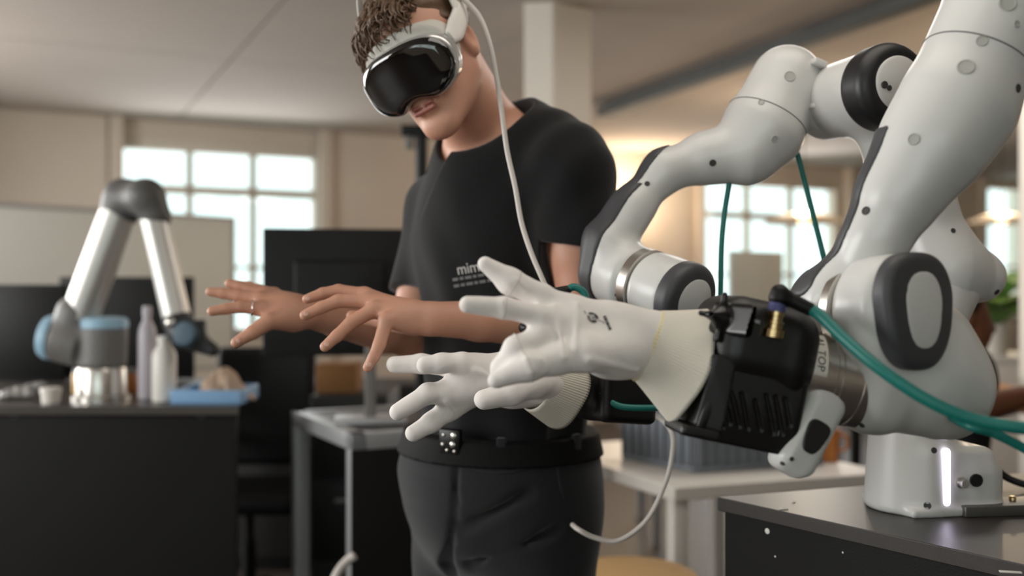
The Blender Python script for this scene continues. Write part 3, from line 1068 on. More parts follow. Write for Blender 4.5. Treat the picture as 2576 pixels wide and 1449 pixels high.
# printed small lettering on the housing and a glint painted on the side
tp, tn = hit(up, 1895, 806)
tX = nrm(-ha - tn * np.dot(-ha, tn)); tY = np.cross(tn, tX)
obj('text_decal', on_surface(text_mesh('mimic', .0065), up, tp, tX, tY, tn, .0006, 1), mat('white_print', (225, 225, 232), .5, var=0), hs)
tp, tn = hit(lowfront, 1958, 1091)
tX = nrm(-ha - tn * np.dot(-ha, tn)); tY = np.cross(tn, tX)
obj('text_decal', on_surface(text_mesh('1', .0085), lowfront, tp, tX, tY, tn, .0006), mat('painted_glint', (150, 150, 150), .5, var=0), hs)  # bright reflection painted on as a small grey figure
# brass connector with right-angle plug
cp, cn = hit(up, 1944, 838)
cdir = nrm(P(1962, 735, 1.085) - P(1944, 838, 1.085))
cx = thing  # (kept simple: connector pieces are parts of the hand)
con = obj('connector', lathe([(.004, -.004), (.0125, -.004), (.0125, .004), (.0095, .0045), (.0095, .010), (.0105, .0105), (.0105, .013), (.008, .0135), (.008, .018), (.009, .0185), (.009, .024), (.004, .024)],
                              cp, cdir, 24), m_brass, H1)
obj('nut', lathe([(.004, .023), (.0098, .023), (.0098, .026), (.0092, .027), (.0092, .042), (.004, .043)], cp, cdir, 24), m_blue, con)
top = cp + cdir * .0415
plug_end = P(2036, 777, 1.045)
pg = Sdf(); pg.cone(top - cdir * .004, top + cdir * .001, .0105, .009); pg.cone(top, plug_end, .0082, .0072, k=.006)
obj('plug', pg.mesh(.0016), m_dark, con)
# glove
g = Sdf()
gd = 1.09
g.cone(P(1640, 868, 1.10), P(1540, 855, 1.095), .0385, .0380, v=hw, sc=1.5)
g.cone(P(1540, 855, 1.095), P(1445, 826, 1.09), .0380, .0335, k=.02, v=hw, sc=1.75)
g.cone(P(1436, 806, 1.085), P(1420, 870, 1.09), .017, .018, k=.02)
# finger 1 (up) finger 2 (level)
g.chain([P(1440, 788, 1.09), P(1361, 745, 1.085), P(1282, 708, 1.075), P(1221, 664, 1.07)], [.0150, .0137, .0138, .0088], k=.006, k0=.014)
g.chain([P(1440, 818, 1.07), P(1361, 797, 1.06), P(1269, 774, 1.05), P(1176, 766, 1.04)], [.0135, .0118, .0112, .0092], k=.006, k0=.014)
# finger 3 curled, finger 4 behind it
g.chain([P(1425, 850, 1.07), P(1360, 850, 1.055), P(1298, 876, 1.045), P(1262, 925, 1.055), P(1252, 955, 1.07)], [.0145, .0138, .0128, .0112, .0095], k=.006, k0=.014)
g.chain([P(1432, 872, 1.10), P(1350, 862, 1.11), P(1290, 885, 1.115), P(1280, 935, 1.11)], [.0125, .0118, .011, .009], k=.006, k0=.012)
# thumb
g.chain([P(1560, 888, 1.075), P(1470, 890, 1.055), P(1395, 905, 1.045), P(1330, 923, 1.035), P(1247, 957, 1.03)], [.022, .019, .0155, .0145, .0085], k=.008, k0=.02)
# fabric folds
for (x0, y0, x1, y1, r) in ((1395, 770, 1420, 900, .0022), (1452, 765, 1446, 880, .002), (1480, 905, 1600, 930, .0028), (1360, 905, 1372, 935, .0016),
                            (1300, 705, 1322, 728, .0014), (1265, 760, 1268, 790, .0013), (1325, 905, 1338, 935, .0014)):
    a_, _ = hit(g, x0, y0); b_, _ = hit(g, x1, y1)
    if a_ is not None and b_ is not None and np.linalg.norm(a_ - b_) < .12:
        g.cone(a_, b_, r, r * .6, k=.006)
g.field(wrinkle(.0011, 70, 3), [0, 0, 0], [0, 0, 0], op='d')
gl = obj('glove', g.mesh(.0024), m_glove, H1)
m_seamg = mat('glove_seam_thread', (206, 198, 192), .8, var=.03)
for c_, a_ in ((P(1292, 713, 1.077), P(1221, 664, 1.07) - P(1361, 745, 1.085)), (P(1266, 774, 1.05), P(1176, 766, 1.04) - P(1361, 797, 1.06)), (P(1326, 924, 1.035), P(1247, 957, 1.03) - P(1395, 905, 1.045))):
    obj('finger_seam', tube_mesh(ring_on(g, c_, a_, .03, 40, -.0002), .0007, 5, True), m_seamg, gl)
# emblem printed on the glove
ep, enr = hit(g, 1490, 799)
eX = nrm(ha * -1 - enr * np.dot(-ha, enr)); ang_ = math.radians(-18)
eY = np.cross(enr, eX); eX, eY = eX * math.cos(ang_) + eY * math.sin(ang_), -eX * math.sin(ang_) + eY * math.cos(ang_)


def arc(cx, cy, rx, ry, a0, a1, w, n=14):
    o = [(cx + rx * math.cos(a0 + (a1 - a0) * i / n), cy + ry * math.sin(a0 + (a1 - a0) * i / n)) for i in range(n + 1)]
    i_ = [(cx + (rx - w) * math.cos(a0 + (a1 - a0) * i / n), cy + (ry - w) * math.sin(a0 + (a1 - a0) * i / n)) for i in range(n + 1)]
    return [[o[i], o[i + 1], i_[i + 1], i_[i]] for i in range(n)]


mmu = .000440
em = arc(0, 0, 15 * mmu, 13 * mmu, .25, 2.9, 4.2 * mmu) + arc(0, 0, 15 * mmu, 13 * mmu, 3.4, 6.05, 4.2 * mmu) + arc(5 * mmu, 0, 4 * mmu, 8 * mmu, 0, 6.28, 2.2 * mmu) \
    + arc(-4 * mmu, 0, 4 * mmu, 6 * mmu, 0, 6.28, 1.2 * mmu) \
    + [[(15 * mmu, .8 * mmu), (15 * mmu, -.8 * mmu), (25 * mmu, .6 * mmu), (25 * mmu, 1.8 * mmu)]] + arc(25 * mmu, -4 * mmu, 6 * mmu, 6 * mmu, .1, 1.6, 1.5 * mmu, 6) \
    + arc(-21 * mmu, 4 * mmu, 6 * mmu, 6 * mmu, 3.2, 5.2, 1.8 * mmu, 6)
obj('emblem', on_surface(flat_poly(em), g, ep, eX, eY, enr, .0006), m_print, gl, label='black round emblem print')
tp, tn = hit(g, 1528, 813)
tX = nrm(P(1534, 834, 1.05) - P(1522, 794, 1.05)); tX = nrm(tX - tn * np.dot(tX, tn)); tY = np.cross(tn, tX)
obj('emblem_text', on_surface(flat_poly([[(x_, -.0016), (x_ + w_, -.0016), (x_ + w_, .0016), (x_, .0016)] for x_, w_ in ((-.009, .002), (-.0062, .0028), (-.0026, .0016), (-.0002, .0026), (.0032, .002), (.006, .003))]), g, tp, tX, tY, tn, .0006), m_print, gl)
# cuff
q0, q1 = P(1626, 866, 1.10), P(1742, 922, 1.105)
CM = frame(q1 - q0)
hem = obj('hem', ribbed_cuff(q0 - (q1 - q0) * .02, q0 + (q1 - q0) * .09, (.0265, .0405), (.028, .0425), 60, frame(q1 - q0, hu)[[0, 1, 2]], 1, 3), m_hem, gl)
cM = frame(nrm(q1 - q0) * .9 - ha * .25, hu)
obj('cuff', ribbed_cuff(q0 + (q1 - q0) * .05, q1, (.0275, .0415), (.056, .0685), 104, cM, 1.05, 14, .0035, 5), m_cuff, gl, label='cream ribbed flared cuff')

# ----- far hand
H2 = thing('robotic_hand', P(1480, 915, 1.55), 'far gloved robotic hand with plain white glove and open lower fingers', 'robotic hand')
k2 = nrm(P(1330, 945, 1.42) - P(1600, 935, 1.52)); k2u = nrm(np.array([.12, 0, 1]) - k2 * k2[2]); k2w = np.cross(k2u, k2)
if k2w[1] > 0: k2w = -k2w
KM = np.array([k2, k2w, k2u])
hb = Sdf(); hb.box(P(1510, 918, 1.50), (.062, .048, .080), KM, r=.028)
hb.box(P(1545, 985, 1.48), (.05, .045, .042), KM, r=.012, k=.01)
hbo = obj('housing', hb.mesh(.0035), m_blk, H2)
knob = Sdf(); knob.ell(P(1330, 824, 1.43), (.015, .018, .010)); knob.cone(P(1345, 826, 1.44), P(1440, 870, 1.48), .010, .014, k=.01)
obj('knob', knob.mesh(.002), m_blk, H2)
ob = Sdf(); ob.ell(P(1506, 782, 1.47), (.024, .028, .016))
obj('top_boss', ob.mesh(.0025), m_dark, H2)
cpl = Sdf(); cpl.cone(P(1388, 738, 1.47), P(1425, 731, 1.47), .0075, .0075)
c_ = obj('connector', cpl.mesh(.0018), m_dark, H2)
obj('teal_lead', tube_mesh(spline([P(1424, 730, 1.47), P(1445, 722, 1.47), P(1466, 733, 1.47), P(1474, 752, 1.47), P(1478, 785, 1.47)]), .0055, 10), m_teal, H2)
g2 = Sdf()
hd = 1.42
g2.cone(P(1372, 965, 1.43), P(1290, 955, 1.42), .034, .037, v=[0, 1, 0], sc=1.5)
g2.cone(P(1290, 955, 1.42), P(1180, 950, 1.42), .037, .030, k=.02, v=[0, 1, 0], sc=1.6)
g2.cone(P(1180, 940, 1.42), P(1140, 985, 1.42), .020, .016, k=.02)
g2.chain([P(1230, 925, 1.44), P(1130, 922, 1.445), P(1060, 915, 1.45), P(993, 917, 1.45)], [.0165, .0145, .0138, .0122], k=.006, k0=.015)
g2.chain([P(1240, 925, 1.415), P(1165, 912, 1.40), P(1110, 914, 1.395), P(1068, 918, 1.39)], [.0155, .014, .0142, .0118], k=.006, k0=.015)
g2.chain([P(1200, 970, 1.42), P(1120, 988, 1.41), P(1075, 990, 1.40), P(1002, 1036, 1.39)], [.019, .0165, .0140, .0125], k=.006, k0=.015)
g2.chain([P(1190, 985, 1.43), P(1130, 1030, 1.425), P(1085, 1062, 1.42), P(1040, 1090, 1.415)], [.021, .0165, .0138, .0118], k=.006, k0=.015)
for (x0, y0, x1, y1, r) in ((1122, 1010, 1142, 1036, .0016), (1180, 1005, 1240, 1020, .0026), (1195, 930, 1240, 950, .0018)):
    a_, _ = hit(g2, x0, y0); b_, _ = hit(g2, x1, y1)
    if a_ is not None and b_ is not None and np.linalg.norm(a_ - b_) < .12:
        g2.cone(a_, b_, r, r * .6, k=.006)
# nearer finger pointing left below the near glove
g2.chain([P(1385, 965, 1.42), P(1345, 968, 1.38), P(1290, 988, 1.36), P(1218, 1006, 1.35)], [.022, .0185, .0165, .0138], k=.006, k0=.02)
g2.field(wrinkle(.0010, 70, 8), [0, 0, 0], [0, 0, 0], op='d')
gl2 = obj('glove', g2.mesh(.0026), m_glove, H2)
p0, p1 = P(1350, 958, 1.42), P(1420, 985, 1.46)
obj('cuff', ribbed_cuff(p0, p1, (.034, .044), (.046, .056), 90, frame(p1 - p0, k2u), 1.0, 10, .002, 2), m_cuff, gl2, label='white ribbed flared cuff')
cable([P(1512, 985, 1.43), P(1525, 1002, 1.43), P(1560, 1022, 1.42), P(1620, 1026, 1.42), P(1680, 1022, 1.43), P(1740, 1000, 1.46)], .0048,
      'teal cable looping under the far robotic hand')
# ---------------------------------------------------------------- person with headset
m_skin = mat('skin', (202, 150, 126), 0.5, var=0.10, vscale=18, bump=0.15, bscale=250, sss=0.12)
m_shirt = mat('black_cotton', (16, 16, 18), 0.9, var=0.12, vscale=30, bump=0.3, bscale=600, spec=.25, sheen=.15)
m_trous = mat('charcoal_trousers', (31, 31, 34), 0.88, var=0.12, vscale=60, bump=0.4, bscale=700, spec=.25, sheen=.2)
m_belt = mat('black_webbing', (8, 8, 9), 0.75, var=.1, bump=.3, bscale=500, spec=.2)
m_hair = mat('brown_curly_hair', (92, 66, 44), 0.5, var=.35, vscale=60, bump=.5, bscale=200)
m_lip = mat('lip_skin', (170, 104, 92), 0.45, var=.05)

lt = nrm([.68, -.73, .06]); ft = np.array([-.73, -.68, 0.0]); ft = nrm(ft); lt = nrm(lt - ft * np.dot(lt, ft)); ut = np.cross(lt, -ft)
if ut[2] < 0: ut = -ut
TM = np.array([lt, ft, ut])
pelv = P(1268, 1185, 1.83)
waist = P(1262, 960, 1.82)
chest = P(1240, 600, 1.80)
upch = P(1245, 440, 1.79)
LS, LE, LW = P(1436, 428, 1.67), P(1478, 815, 1.66), P(1078, 802, 1.50)
RS, RE, RW = P(1108, 525, 1.92), P(1035, 845, 1.86), P(772, 786, 1.68)
HC = P(1074, 134, 1.61)
hf = nrm([-.33, -.83, -.45]); hl = np.array([.80, -.46, .34]); hl = nrm(hl - hf * np.dot(hl, hf)); hup = np.cross(hf, hl)
HMx = np.array([hl, hf, hup])


def hd_(x, y, z):
    return HC + hl * x + hf * y + hup * z


PR = thing('person', [pelv[0], pelv[1], 0.0], 'person in black t-shirt and charcoal trousers wearing a headset, hands held out', 'person')
b = Sdf()
# head
b.ell(hd_(0, -.012, .030), (.0745, .093, .092), HMx)
b.ell(hd_(0, .030, -.035), (.0585, .062, .082), HMx, k=.03)
b.cone(hd_(.046, .0, -.055), hd_(.016, .074, -.104), .022, .017, k=.03)
b.cone(hd_(-.046, .0, -.055), hd_(-.016, .074, -.104), .022, .017, k=.03)
b.ell(hd_(0, .076, -.106), (.021, .018, .018), HMx, k=.015)
b.cone(hd_(0, .086, .005), hd_(0, .100, -.032), .009, .012, k=.012)
b.ell(hd_(0, .089, -.066), (.024, .013, .014), HMx, k=.012)
b.cone(hd_(-.02, .0985, -.0668), hd_(.02, .0985, -.0668), .0016, .0016, k=.004, op='s')
for sg in (1, -1):
    b.ell(hd_(.074 * sg, -.008, -.012), (.010, .019, .031), HMx, k=.006)
    b.ell(hd_(.082 * sg, -.006, -.010), (.006, .010, .018), HMx, k=.005, op='s')
    b.ell(hd_(.03 * sg, .088, .012), (.013, .008, .009), HMx, k=.006)
# neck
nb = P(1232, 372, 1.80)
b.cone(hd_(.0, -.018, -.055), nb, .054, .060, k=.022)
b.cone(hd_(.0, -.045, -.03), nb + ft * -.02, .055, .060, k=.02)
b.cone(hd_(.04, -.02, -.05), nb + lt * -.01 + ft * .05, .012, .012, k=.02)
# torso under the clothes
b.cone(chest, waist, .125, .115, k=.03, v=ft, sc=1.25)
b.cone(upch, chest, .11, .13, k=.04, v=ft, sc=1.3)
b.cone(nb + [0, 0, -.01], upch, .065, .09, k=.04)
b.cone(nb + [0, 0, -.02], LS, .052, .056, k=.04)
b.cone(nb + [0, 0, -.02], RS, .052, .056, k=.04)
b.cone(waist, pelv, .115, .12, k=.03, v=ft, sc=1.2)
# arms
b.chain([LS, (LS * .45 + LE * .55), LE], [.054, .050, .043], k=.01, k0=.03)
lm = LE * .72 + LW * .28
b.chain([LE, lm + [0, 0, -.003], LE * .3 + LW * .7, LW], [.042, .0415, .031, .0255], k=.012)
b.chain([RS, (RS * .45 + RE * .55), RE], [.054, .048, .041], k=.01, k0=.03)
rm = RE * .72 + RW * .28
b.chain([RE, rm, RE * .3 + RW * .7, RW], [.041, .040, .031, .0255], k=.012)
# left hand, palm down, fingers spread
b.cone(LW, P(1010, 792, 1.495), .0255, .027, k=.012, v=[.1, -.5, 1], sc=1.25)
mc = [P(918, 742, 1.535), P(925, 757, 1.51), P(942, 778, 1.485), P(972, 806, 1.465)]
for q, r in zip(mc, (.0125, .0128, .0125, .0115)):
    b.cone(P(1035, 797, 1.495), q, .020, r, k=.012)
b.chain([mc[0], P(852, 731, 1.535), P(812, 738, 1.53), P(773, 752, 1.525)], [.0112, .0098, .0088, .0075], k=.003, k0=.006)
b.chain([mc[1], P(852, 757, 1.505), P(808, 774, 1.50), P(767, 793, 1.495)], [.0115, .0102, .0092, .0078], k=.003, k0=.006)
b.chain([mc[2], P(884, 811, 1.475), P(848, 845, 1.465), P(818, 872, 1.46)], [.0115, .0100, .009, .0078], k=.003, k0=.006)
b.chain([mc[3], P(954, 868, 1.455), P(940, 899, 1.45), P(925, 924, 1.448)], [.0108, .0094, .0082, .0072], k=.003, k0=.006)
b.chain([P(1040, 812, 1.52), P(985, 812, 1.56), P(930, 800, 1.575), P(885, 795, 1.58)], [.020, .014, .0115, .009], k=.004, k0=.015)
# right hand
b.cone(RW, P(722, 778, 1.675), .0255, .028, k=.012, v=[.1, -.7, 1], sc=1.2)
rc = [P(655, 776, 1.655), P(655, 752, 1.675), P(668, 742, 1.695), P(690, 740, 1.715)]
for q, r in zip(rc, (.0125, .0128, .0125, .0115)):
    b.cone(P(738, 780, 1.68), q, .022, r, k=.012)
b.chain([rc[0], P(605, 772, 1.645), P(568, 777, 1.64), P(533, 783, 1.635)], [.0115, .010, .009, .0078], k=.003, k0=.006)
b.chain([rc[1], P(600, 744, 1.675), P(562, 738, 1.675), P(529, 734, 1.675)], [.0118, .0102, .0092, .0078], k=.003, k0=.006)
b.chain([rc[2], P(625, 730, 1.70), P(602, 720, 1.70), P(577, 713, 1.70)], [.0115, .010, .009, .0078], k=.003, k0=.006)
b.chain([rc[3], P(650, 728, 1.73), P(625, 720, 1.735), P(603, 716, 1.74)], [.0105, .0092, .0082, .007], k=.003, k0=.006)
b.chain([P(735, 800, 1.665), P(678, 808, 1.635), P(636, 836, 1.62), P(594, 862, 1.61)], [.023, .0140, .0115, .0085], k=.004, k0=.018)
body = obj('body', b.mesh(.0034), m_skin, PR)
obj('lips', Sdf().cone(hd_(-.018, .098, -.0715), hd_(.018, .098, -.0715), .0042, .0042).cone(hd_(-.018, .0985, -.063), hd_(.018, .0985, -.063), .003, .003, k=.0).mesh(.0015), m_lip, body)
rp, rn = hit(b, 634, 775)
rd = nrm(rc[0] - P(605, 772, 1.645))
obj('finger_ring', tube_mesh(np.array([P(634, 774, 1.651) + .0122 * (math.cos(t) * frame(rd)[0] + math.sin(t) * frame(rd)[1]) for t in np.linspace(0, 6.283, 28, endpoint=False)]), .0017, 8, True),
    mat('silver_ring', (225, 215, 210), .15, metal=1, var=0), PR)
# fingernails on the near hand
for i, (x, y) in enumerate(((775, 750), (770, 789), (822, 866), (928, 917), (600, 857))):
    p, n = hit(b, x, y)
    if p is not None:
        obj('fingernail', lathe([(.0005, .0012), (.0035, .0006), (.0044, -.0012)], p, n, 12), mat('nail', (214, 168, 150), .3, var=.02), body)

# t-shirt
sh_ = Sdf()
sh_.cone(upch + ft * -.005, chest, .140, .158, k=.03, v=ft, sc=1.30)
sh_.cone(chest, waist, .158, .154, k=.03, v=ft, sc=1.22)
sh_.cone(waist, P(1265, 1100, 1.825), .154, .164, k=.03, v=ft, sc=1.18)
sh_.chain([P(1318, 330, 1.77), P(1392, 392, 1.71), LS], [.050, .063, .067], k=.05)
sh_.cone(nb + np.array([-.02, .02, -.075]), RS + [0, 0, .0], .056, .062, k=.05)
sh_.cone(nb + [0, 0, -.04], upch, .078, .12, k=.05)
LH = LS * .43 + LE * .57; RH = RS * .30 + RE * .70
sh_.cone(LS, LH, .066, .074, k=.03)
sh_.cone(RS, RH, .064, .060, k=.03)
# sleeve ends, neckline, hem
sl_d = nrm(LE - LS); sr_d = nrm(RE - RS)


def cutL(Q):   # cut only around the arm
    s = (Q - (LS * .50 + LE * .50)) @ nrm(sl_d + np.array([-.30, .1, -.15]))
    near = np.linalg.norm((Q - LS) - ((Q - LS) @ sl_d)[:, None] * sl_d, axis=1) - .095
    inner = (Q - (LS * .5 + LE * .5 + np.array([-.060, .0, 0]))) @ np.array([-1, .25, 0])
    return np.maximum(np.maximum(-s, near), inner)


def cutR(Q):
    s = (Q - (RS * .32 + RE * .68)) @ sr_d
    near = np.linalg.norm((Q - RS) - ((Q - RS) @ sr_d)[:, None] * sr_d, axis=1) - .09
    inner = (Q - (RS * .4 + RE * .6 + np.array([.052, -.02, 0]))) @ nrm([1, -.6, 0])
    return np.maximum(np.maximum(-s, near), inner)


lo0, hi0 = sh_.bounds()
sh_.field(cutL, lo0, hi0, op='s', k=.004)
sh_.field(cutR, lo0, hi0, op='s', k=.004)
# neck opening: tilted disc sunk over the collar bones
nc_ = P(1215, 335, 1.755); nn_ = nrm([-.18, -.40, .88])
sh_.cyl(nc_ - nn_ * .064, nc_ + nn_ * .16, .0725, r=.022, op='s', k=.010, rb=.125)
sh_.plane(P(1265, 1085, 1.825), [0, 0, -1])


def folds(Q):
    q = (Q - chest) @ TM.T
    w = np.clip((chest[2] + .12 - Q[:, 2]) / .3, 0, 1)
    d = .0032 * np.sin(q[:, 0] * 62 + q[:, 2] * 9 + 1.5 * np.sin(q[:, 2] * 11)) * w
    d += .0030 * np.sin(q[:, 2] * 55 + q[:, 0] * 30) * np.clip((waist[2] + .10 - Q[:, 2]) / .12, 0, 1)
    e = (Q - LS) @ TM.T
    d += .003 * np.sin(e[:, 0] * 70 - e[:, 2] * 55) * np.exp(-((e ** 2).sum(1)) / .012)
    return d


sh_.field(folds, lo0, hi0, op='d')
shirt = obj('t_shirt', sh_.mesh(.0042), m_shirt, PR, label='plain black cotton t-shirt with small chest print')
collar = ring_on(sh_, nc_ - nn_ * .052, nn_, .15)
m_collar = mat('black_rib_collar', (20, 20, 22), .9, var=.1, bump=.4, bscale=900)
# chest print, partly behind the near glove
tp, tn = hit(sh_, 1196, 672)
tX = nrm(lt - tn * np.dot(lt, tn)); tY = np.cross(tn, tX)
obj('chest_print', on_surface(text_mesh('mimic', .0265), sh_, tp - tX * .006, tX, tY, tn, .0012, 1), mat('shirt_print_white', (196, 194, 190), .8, var=.03), shirt)
tp2, tn2 = hit(sh_, 1196, 702)
obj('chest_print', on_surface(flat_poly([[(x_, y_ - .0024), (x_ + w_, y_ - .0024), (x_ + w_, y_ + .0024), (x_, y_ + .0024)] for y_ in (.005, -.006) for x_, w_ in ((-.044, .011), (-.030, .008), (-.019, .013), (-.003, .007), (.007, .012), (.022, .009), (.034, .011))]), sh_, tp2 + tX * .0, tX, tY, tn2, .0012), mat('shirt_print_grey', (110, 110, 110), .8, var=.03), shirt)

# trousers
tr = Sdf()
tr.cone(P(1264, 1085, 1.83), pelv + [-.008, 0, 0], .168, .192, k=.03, v=ft, sc=1.14)
tr.cone(pelv + [-.008, 0, 0], pelv + [-.008, 0, -.045], .192, .180, k=.03, v=ft, sc=1.1)
hipL, hipR = pelv + lt * .088 + [0, 0, -.06], pelv - lt * .088 + [0, 0, -.06]
for hp, sg in ((hipL, 1), (hipR, -1)):
    kn = np.array([hp[0] + lt[0] * .02 * sg - .015, hp[1] + lt[1] * .02 * sg - .01, .50])
    an = np.array([kn[0] + .005, kn[1] + .02, .09])
    tr.chain([hp, kn, an], [.114, .086, .070], k=.02, k0=.03)
fl = [P(1150, 1165, 1.6), P(1146, 1260, 1.6), P(1128, 1400, 1.6)]
fl = [hit(tr, *q_)[0] for q_ in ((1150, 1168), (1146, 1260), (1135, 1360), (1122, 1440))]
tr.chain(fl, [.003, .004, .006, .02], k=.008, op='s')
for q_ in (((1160, 1330), (1330, 1240)), ((1110, 1330), (1010, 1250)), ((1180, 1420), (1400, 1330))):
    h0, h1 = hit(tr, *q_[0])[0], hit(tr, *q_[1])[0]
    if h0 is not None and h1 is not None: tr.cone(h0, h1, .005, .003, k=.02, op='s')
tr.plane(P(1268, 1078, 1.83), [0, 0, 1])


def tfold(Q):
    q = (Q - pelv) @ TM.T
    return .0025 * np.sin(q[:, 2] * 38 + q[:, 0] * 22 + 2 * np.sin(q[:, 1] * 14)) * np.clip((pelv[2] + .05 - Q[:, 2]) / .2, 0, 1)


tr.field(tfold, lo0, hi0, op='d')
trs = obj('trousers', tr.mesh(.006), m_trous, PR, label='charcoal work trousers')
# pocket seams
pk = []
for pts in ([(1165, 1172), (1250, 1190), (1340, 1175), (1400, 1140)], [(1400, 1150), (1412, 1230), (1440, 1320)]):
    c3 = [hit(tr, *q)[0] for q in pts]
    c3 = [q for q in c3 if q is not None]
    if len(c3) > 2:
        obj('pocket_seam', tube_mesh(spline(c3), .0022, 6), m_trous, trs)
for hp, sg in ((hipL, 1), (hipR, -1)):
    kn = np.array([hp[0] + lt[0] * .02 * sg - .015, hp[1] + lt[1] * .02 * sg - .01, .50])
    an = np.array([kn[0] + .005, kn[1] + .02, .09])
    s_ = Sdf(); s_.cone([an[0], an[1], .045], an + ft * .17 + [0, 0, -.052], .042, .036, v=[0, 0, 1], sc=1.0)
    s_.cone([an[0], an[1], .045], [an[0], an[1], .11], .042, .045, k=.02)
    s_.plane([0, 0, 0.001], [0, 0, -1])
    obj('shoe', s_.mesh(.006), m_dark, PR)
# belt, loops and buckle
bc = P(1268, 1098, 1.83)
bR = Sdf(); bR.sub(tr, .004); bR.it = [(lambda Q: tr_open(Q) - .004, *tr.bounds(), 0, 'u')]
tro = Sdf(); tro.it = [i for i in tr.it if i[4] == 'u'][:2]
tr_open = lambda Q: tro.f(Q)
bR = Sdf(); bR.sub(tro, .007); bR.plane(bc + [0, 0, .016], [0, 0, 1]); bR.plane(bc - [0, 0, .026], [0, 0, -1])
belt = obj('belt', bR.mesh(.004), m_belt, PR, label='black webbing belt')
BS = Sdf(); BS.sub(tro, .007)
p, n = hit(BS, 1134, 1112)
n = nrm(n * [1, 1, 0]); bm_ = np.array([np.cross([0, 0, 1], n), n, [0, 0, 1]])
bk = obj('buckle', rbox(p, (.021, .006, .023), bm_, .004), mat('buckle_black', (12, 12, 13), .3, metal=.5, var=.05), belt)
for sx_, sz_, r in ((-.010, .012, .003), (.010, .012, .0055), (.008, -.003, .0052), (-.012, -.004, .0035), (-.003, -.013, .003), (.012, -.014, .003)):
    obj('stud', lathe([(.0005, .0), (r, .0), (r, .0015), (r * .6, .003), (.0005, .0032)], p + n * .0055 + bm_[0] * sx_ + bm_[2] * sz_, n, 14), m_steel, bk)
for x in (1262, 1450):
    p, n = hit(BS, x, 1098)
    n = nrm(n * [1, 1, 0]); b3 = np.array([np.cross([0, 0, 1], n), n, [0, 0, 1]])
    obj('belt_loop', rbox([p[0], p[1], bc[2] - .006], (.008, .005, .030), b3, .002), m_trous, belt)

# hair: cap of short hair plus curled locks over the forehead
hr = Sdf()
hr.ell(hd_(0, -.022, .040), (.081, .092, .094), HMx)
hr.plane(hd_(0, .055, .07), nrm(hf * .75 - hup * .60))
hr.it.append((lambda Q: (Q - hd_(0, -.01, .012)) @ nrm(hf * .55 - hup * .83), np.zeros(3), np.zeros(3), .008, 'i'))
hr.field(wrinkle(.004, 130, 4), hd_(0, 0, 0), hd_(0, 0, 0), op='d')
hair = obj('hair', hr.mesh(.0035), m_hair, PR, label='short curly brown hair')
rng = random.Random(7)
parts = []
for i in range(330):
    u = rng.uniform(-1.4, 0.55)
    a = u * 1.05
    y0 = rng.uniform(.0, .075)
    top_ = hd_(.079 * math.sin(a) * .95, y0 * math.cos(a * .8), .125 - y0 * .45 - .022 * a * a)
    L = rng.uniform(.02, .055)
    pts = []
    cr = rng.uniform(.003, .0075); ph = rng.uniform(0, 6.28); turns = rng.uniform(.8, 2.2)
    out = nrm(hl * math.sin(a) + hf * math.cos(a) * .9)
    for t in np.linspace(0, 1, 12):
        base_ = top_ + out * (.014 * math.sin(t * 2.2)) - hup * L * t + out * .008 * t
        pts.append(base_ + cr * (math.cos(ph + t * turns * 6.28) * hl + math.sin(ph + t * turns * 6.28) * hup))
    parts.append(tube(np.array(pts), [.0019, .0023, .0018, .0006], 5))
obj('curls', join(parts), m_hair, hair, kind='stuff')

# ---------------------------------------------------------------- headset
HS = thing('vr_headset', hd_(0, .1, 0), 'white and black mixed reality headset with mirrored visor worn on the face', 'headset')
m_vis = mat('visor_glass_black', (6, 6, 7), 0.05, var=0, spec=.6, coat=1.0)
m_hsf = mat('headset_aluminium', (206, 206, 204), 0.25, metal=.7, var=.03)
m_seal = mat('light_seal_fabric', (200, 196, 188), 0.9, var=.04, bump=.3, bscale=500)
m_band = mat('strap_white_knit', (226, 222, 216), 0.85, var=.03, bump=.4, bscale=400)


def goggle(w, h, y0, y1, rr, off=0.0, bend=3.4, z0=.000, notch=True):
    def fn(Q):
        q = (Q - HC) @ HMx.T
        x, y, z = q[:, 0], q[:, 1] - .098, q[:, 2] - z0
        y = y + bend * x * x
        hh = h * (1 - .10 * (np.abs(x) / w) ** 2)
        lx = np.abs(x) / w; lz = np.abs(z) / hh
        l = (lx ** 3.2 + lz ** 2.8) ** (1 / 3.0)
        dx = (l - 1) * h * .9 - off
        if notch:
            nt_ = .020 - np.sqrt((x / 1.25) ** 2 + (z + h + .006) ** 2)
            dx = smax(dx, nt_, .018)
        dy = np.abs(y - (y0 + y1) / 2) - (y1 - y0) / 2 + 1.6 * np.maximum(z * z - .0004, 0) * (y1 > .01)
        dx = dx + rr; dy = dy + rr
        return (np.minimum(np.maximum(dx, dy), 0) + np.sqrt(np.maximum(dx, 0) ** 2 + np.maximum(dy, 0) ** 2) - rr) * .8
    R = .14
    return Sdf().field(fn, hd_(0, .08, 0) - R, hd_(0, .08, 0) + R)


zc = -.015
vis = obj('visor', goggle(.083, .049, .002, .022, .009, z0=zc).mesh(.0026), m_vis, HS, label='curved glossy black visor')
obj('frame', goggle(.0845, .0505, -.016, .008, .004, z0=zc).mesh(.0026), m_hsf, HS, label='silver metal frame')
obj('light_seal', goggle(.078, .052, -.050, -.012, .006, z0=zc + .016, bend=3.0).mesh(.003), m_seal, HS, label='pale fabric light seal')


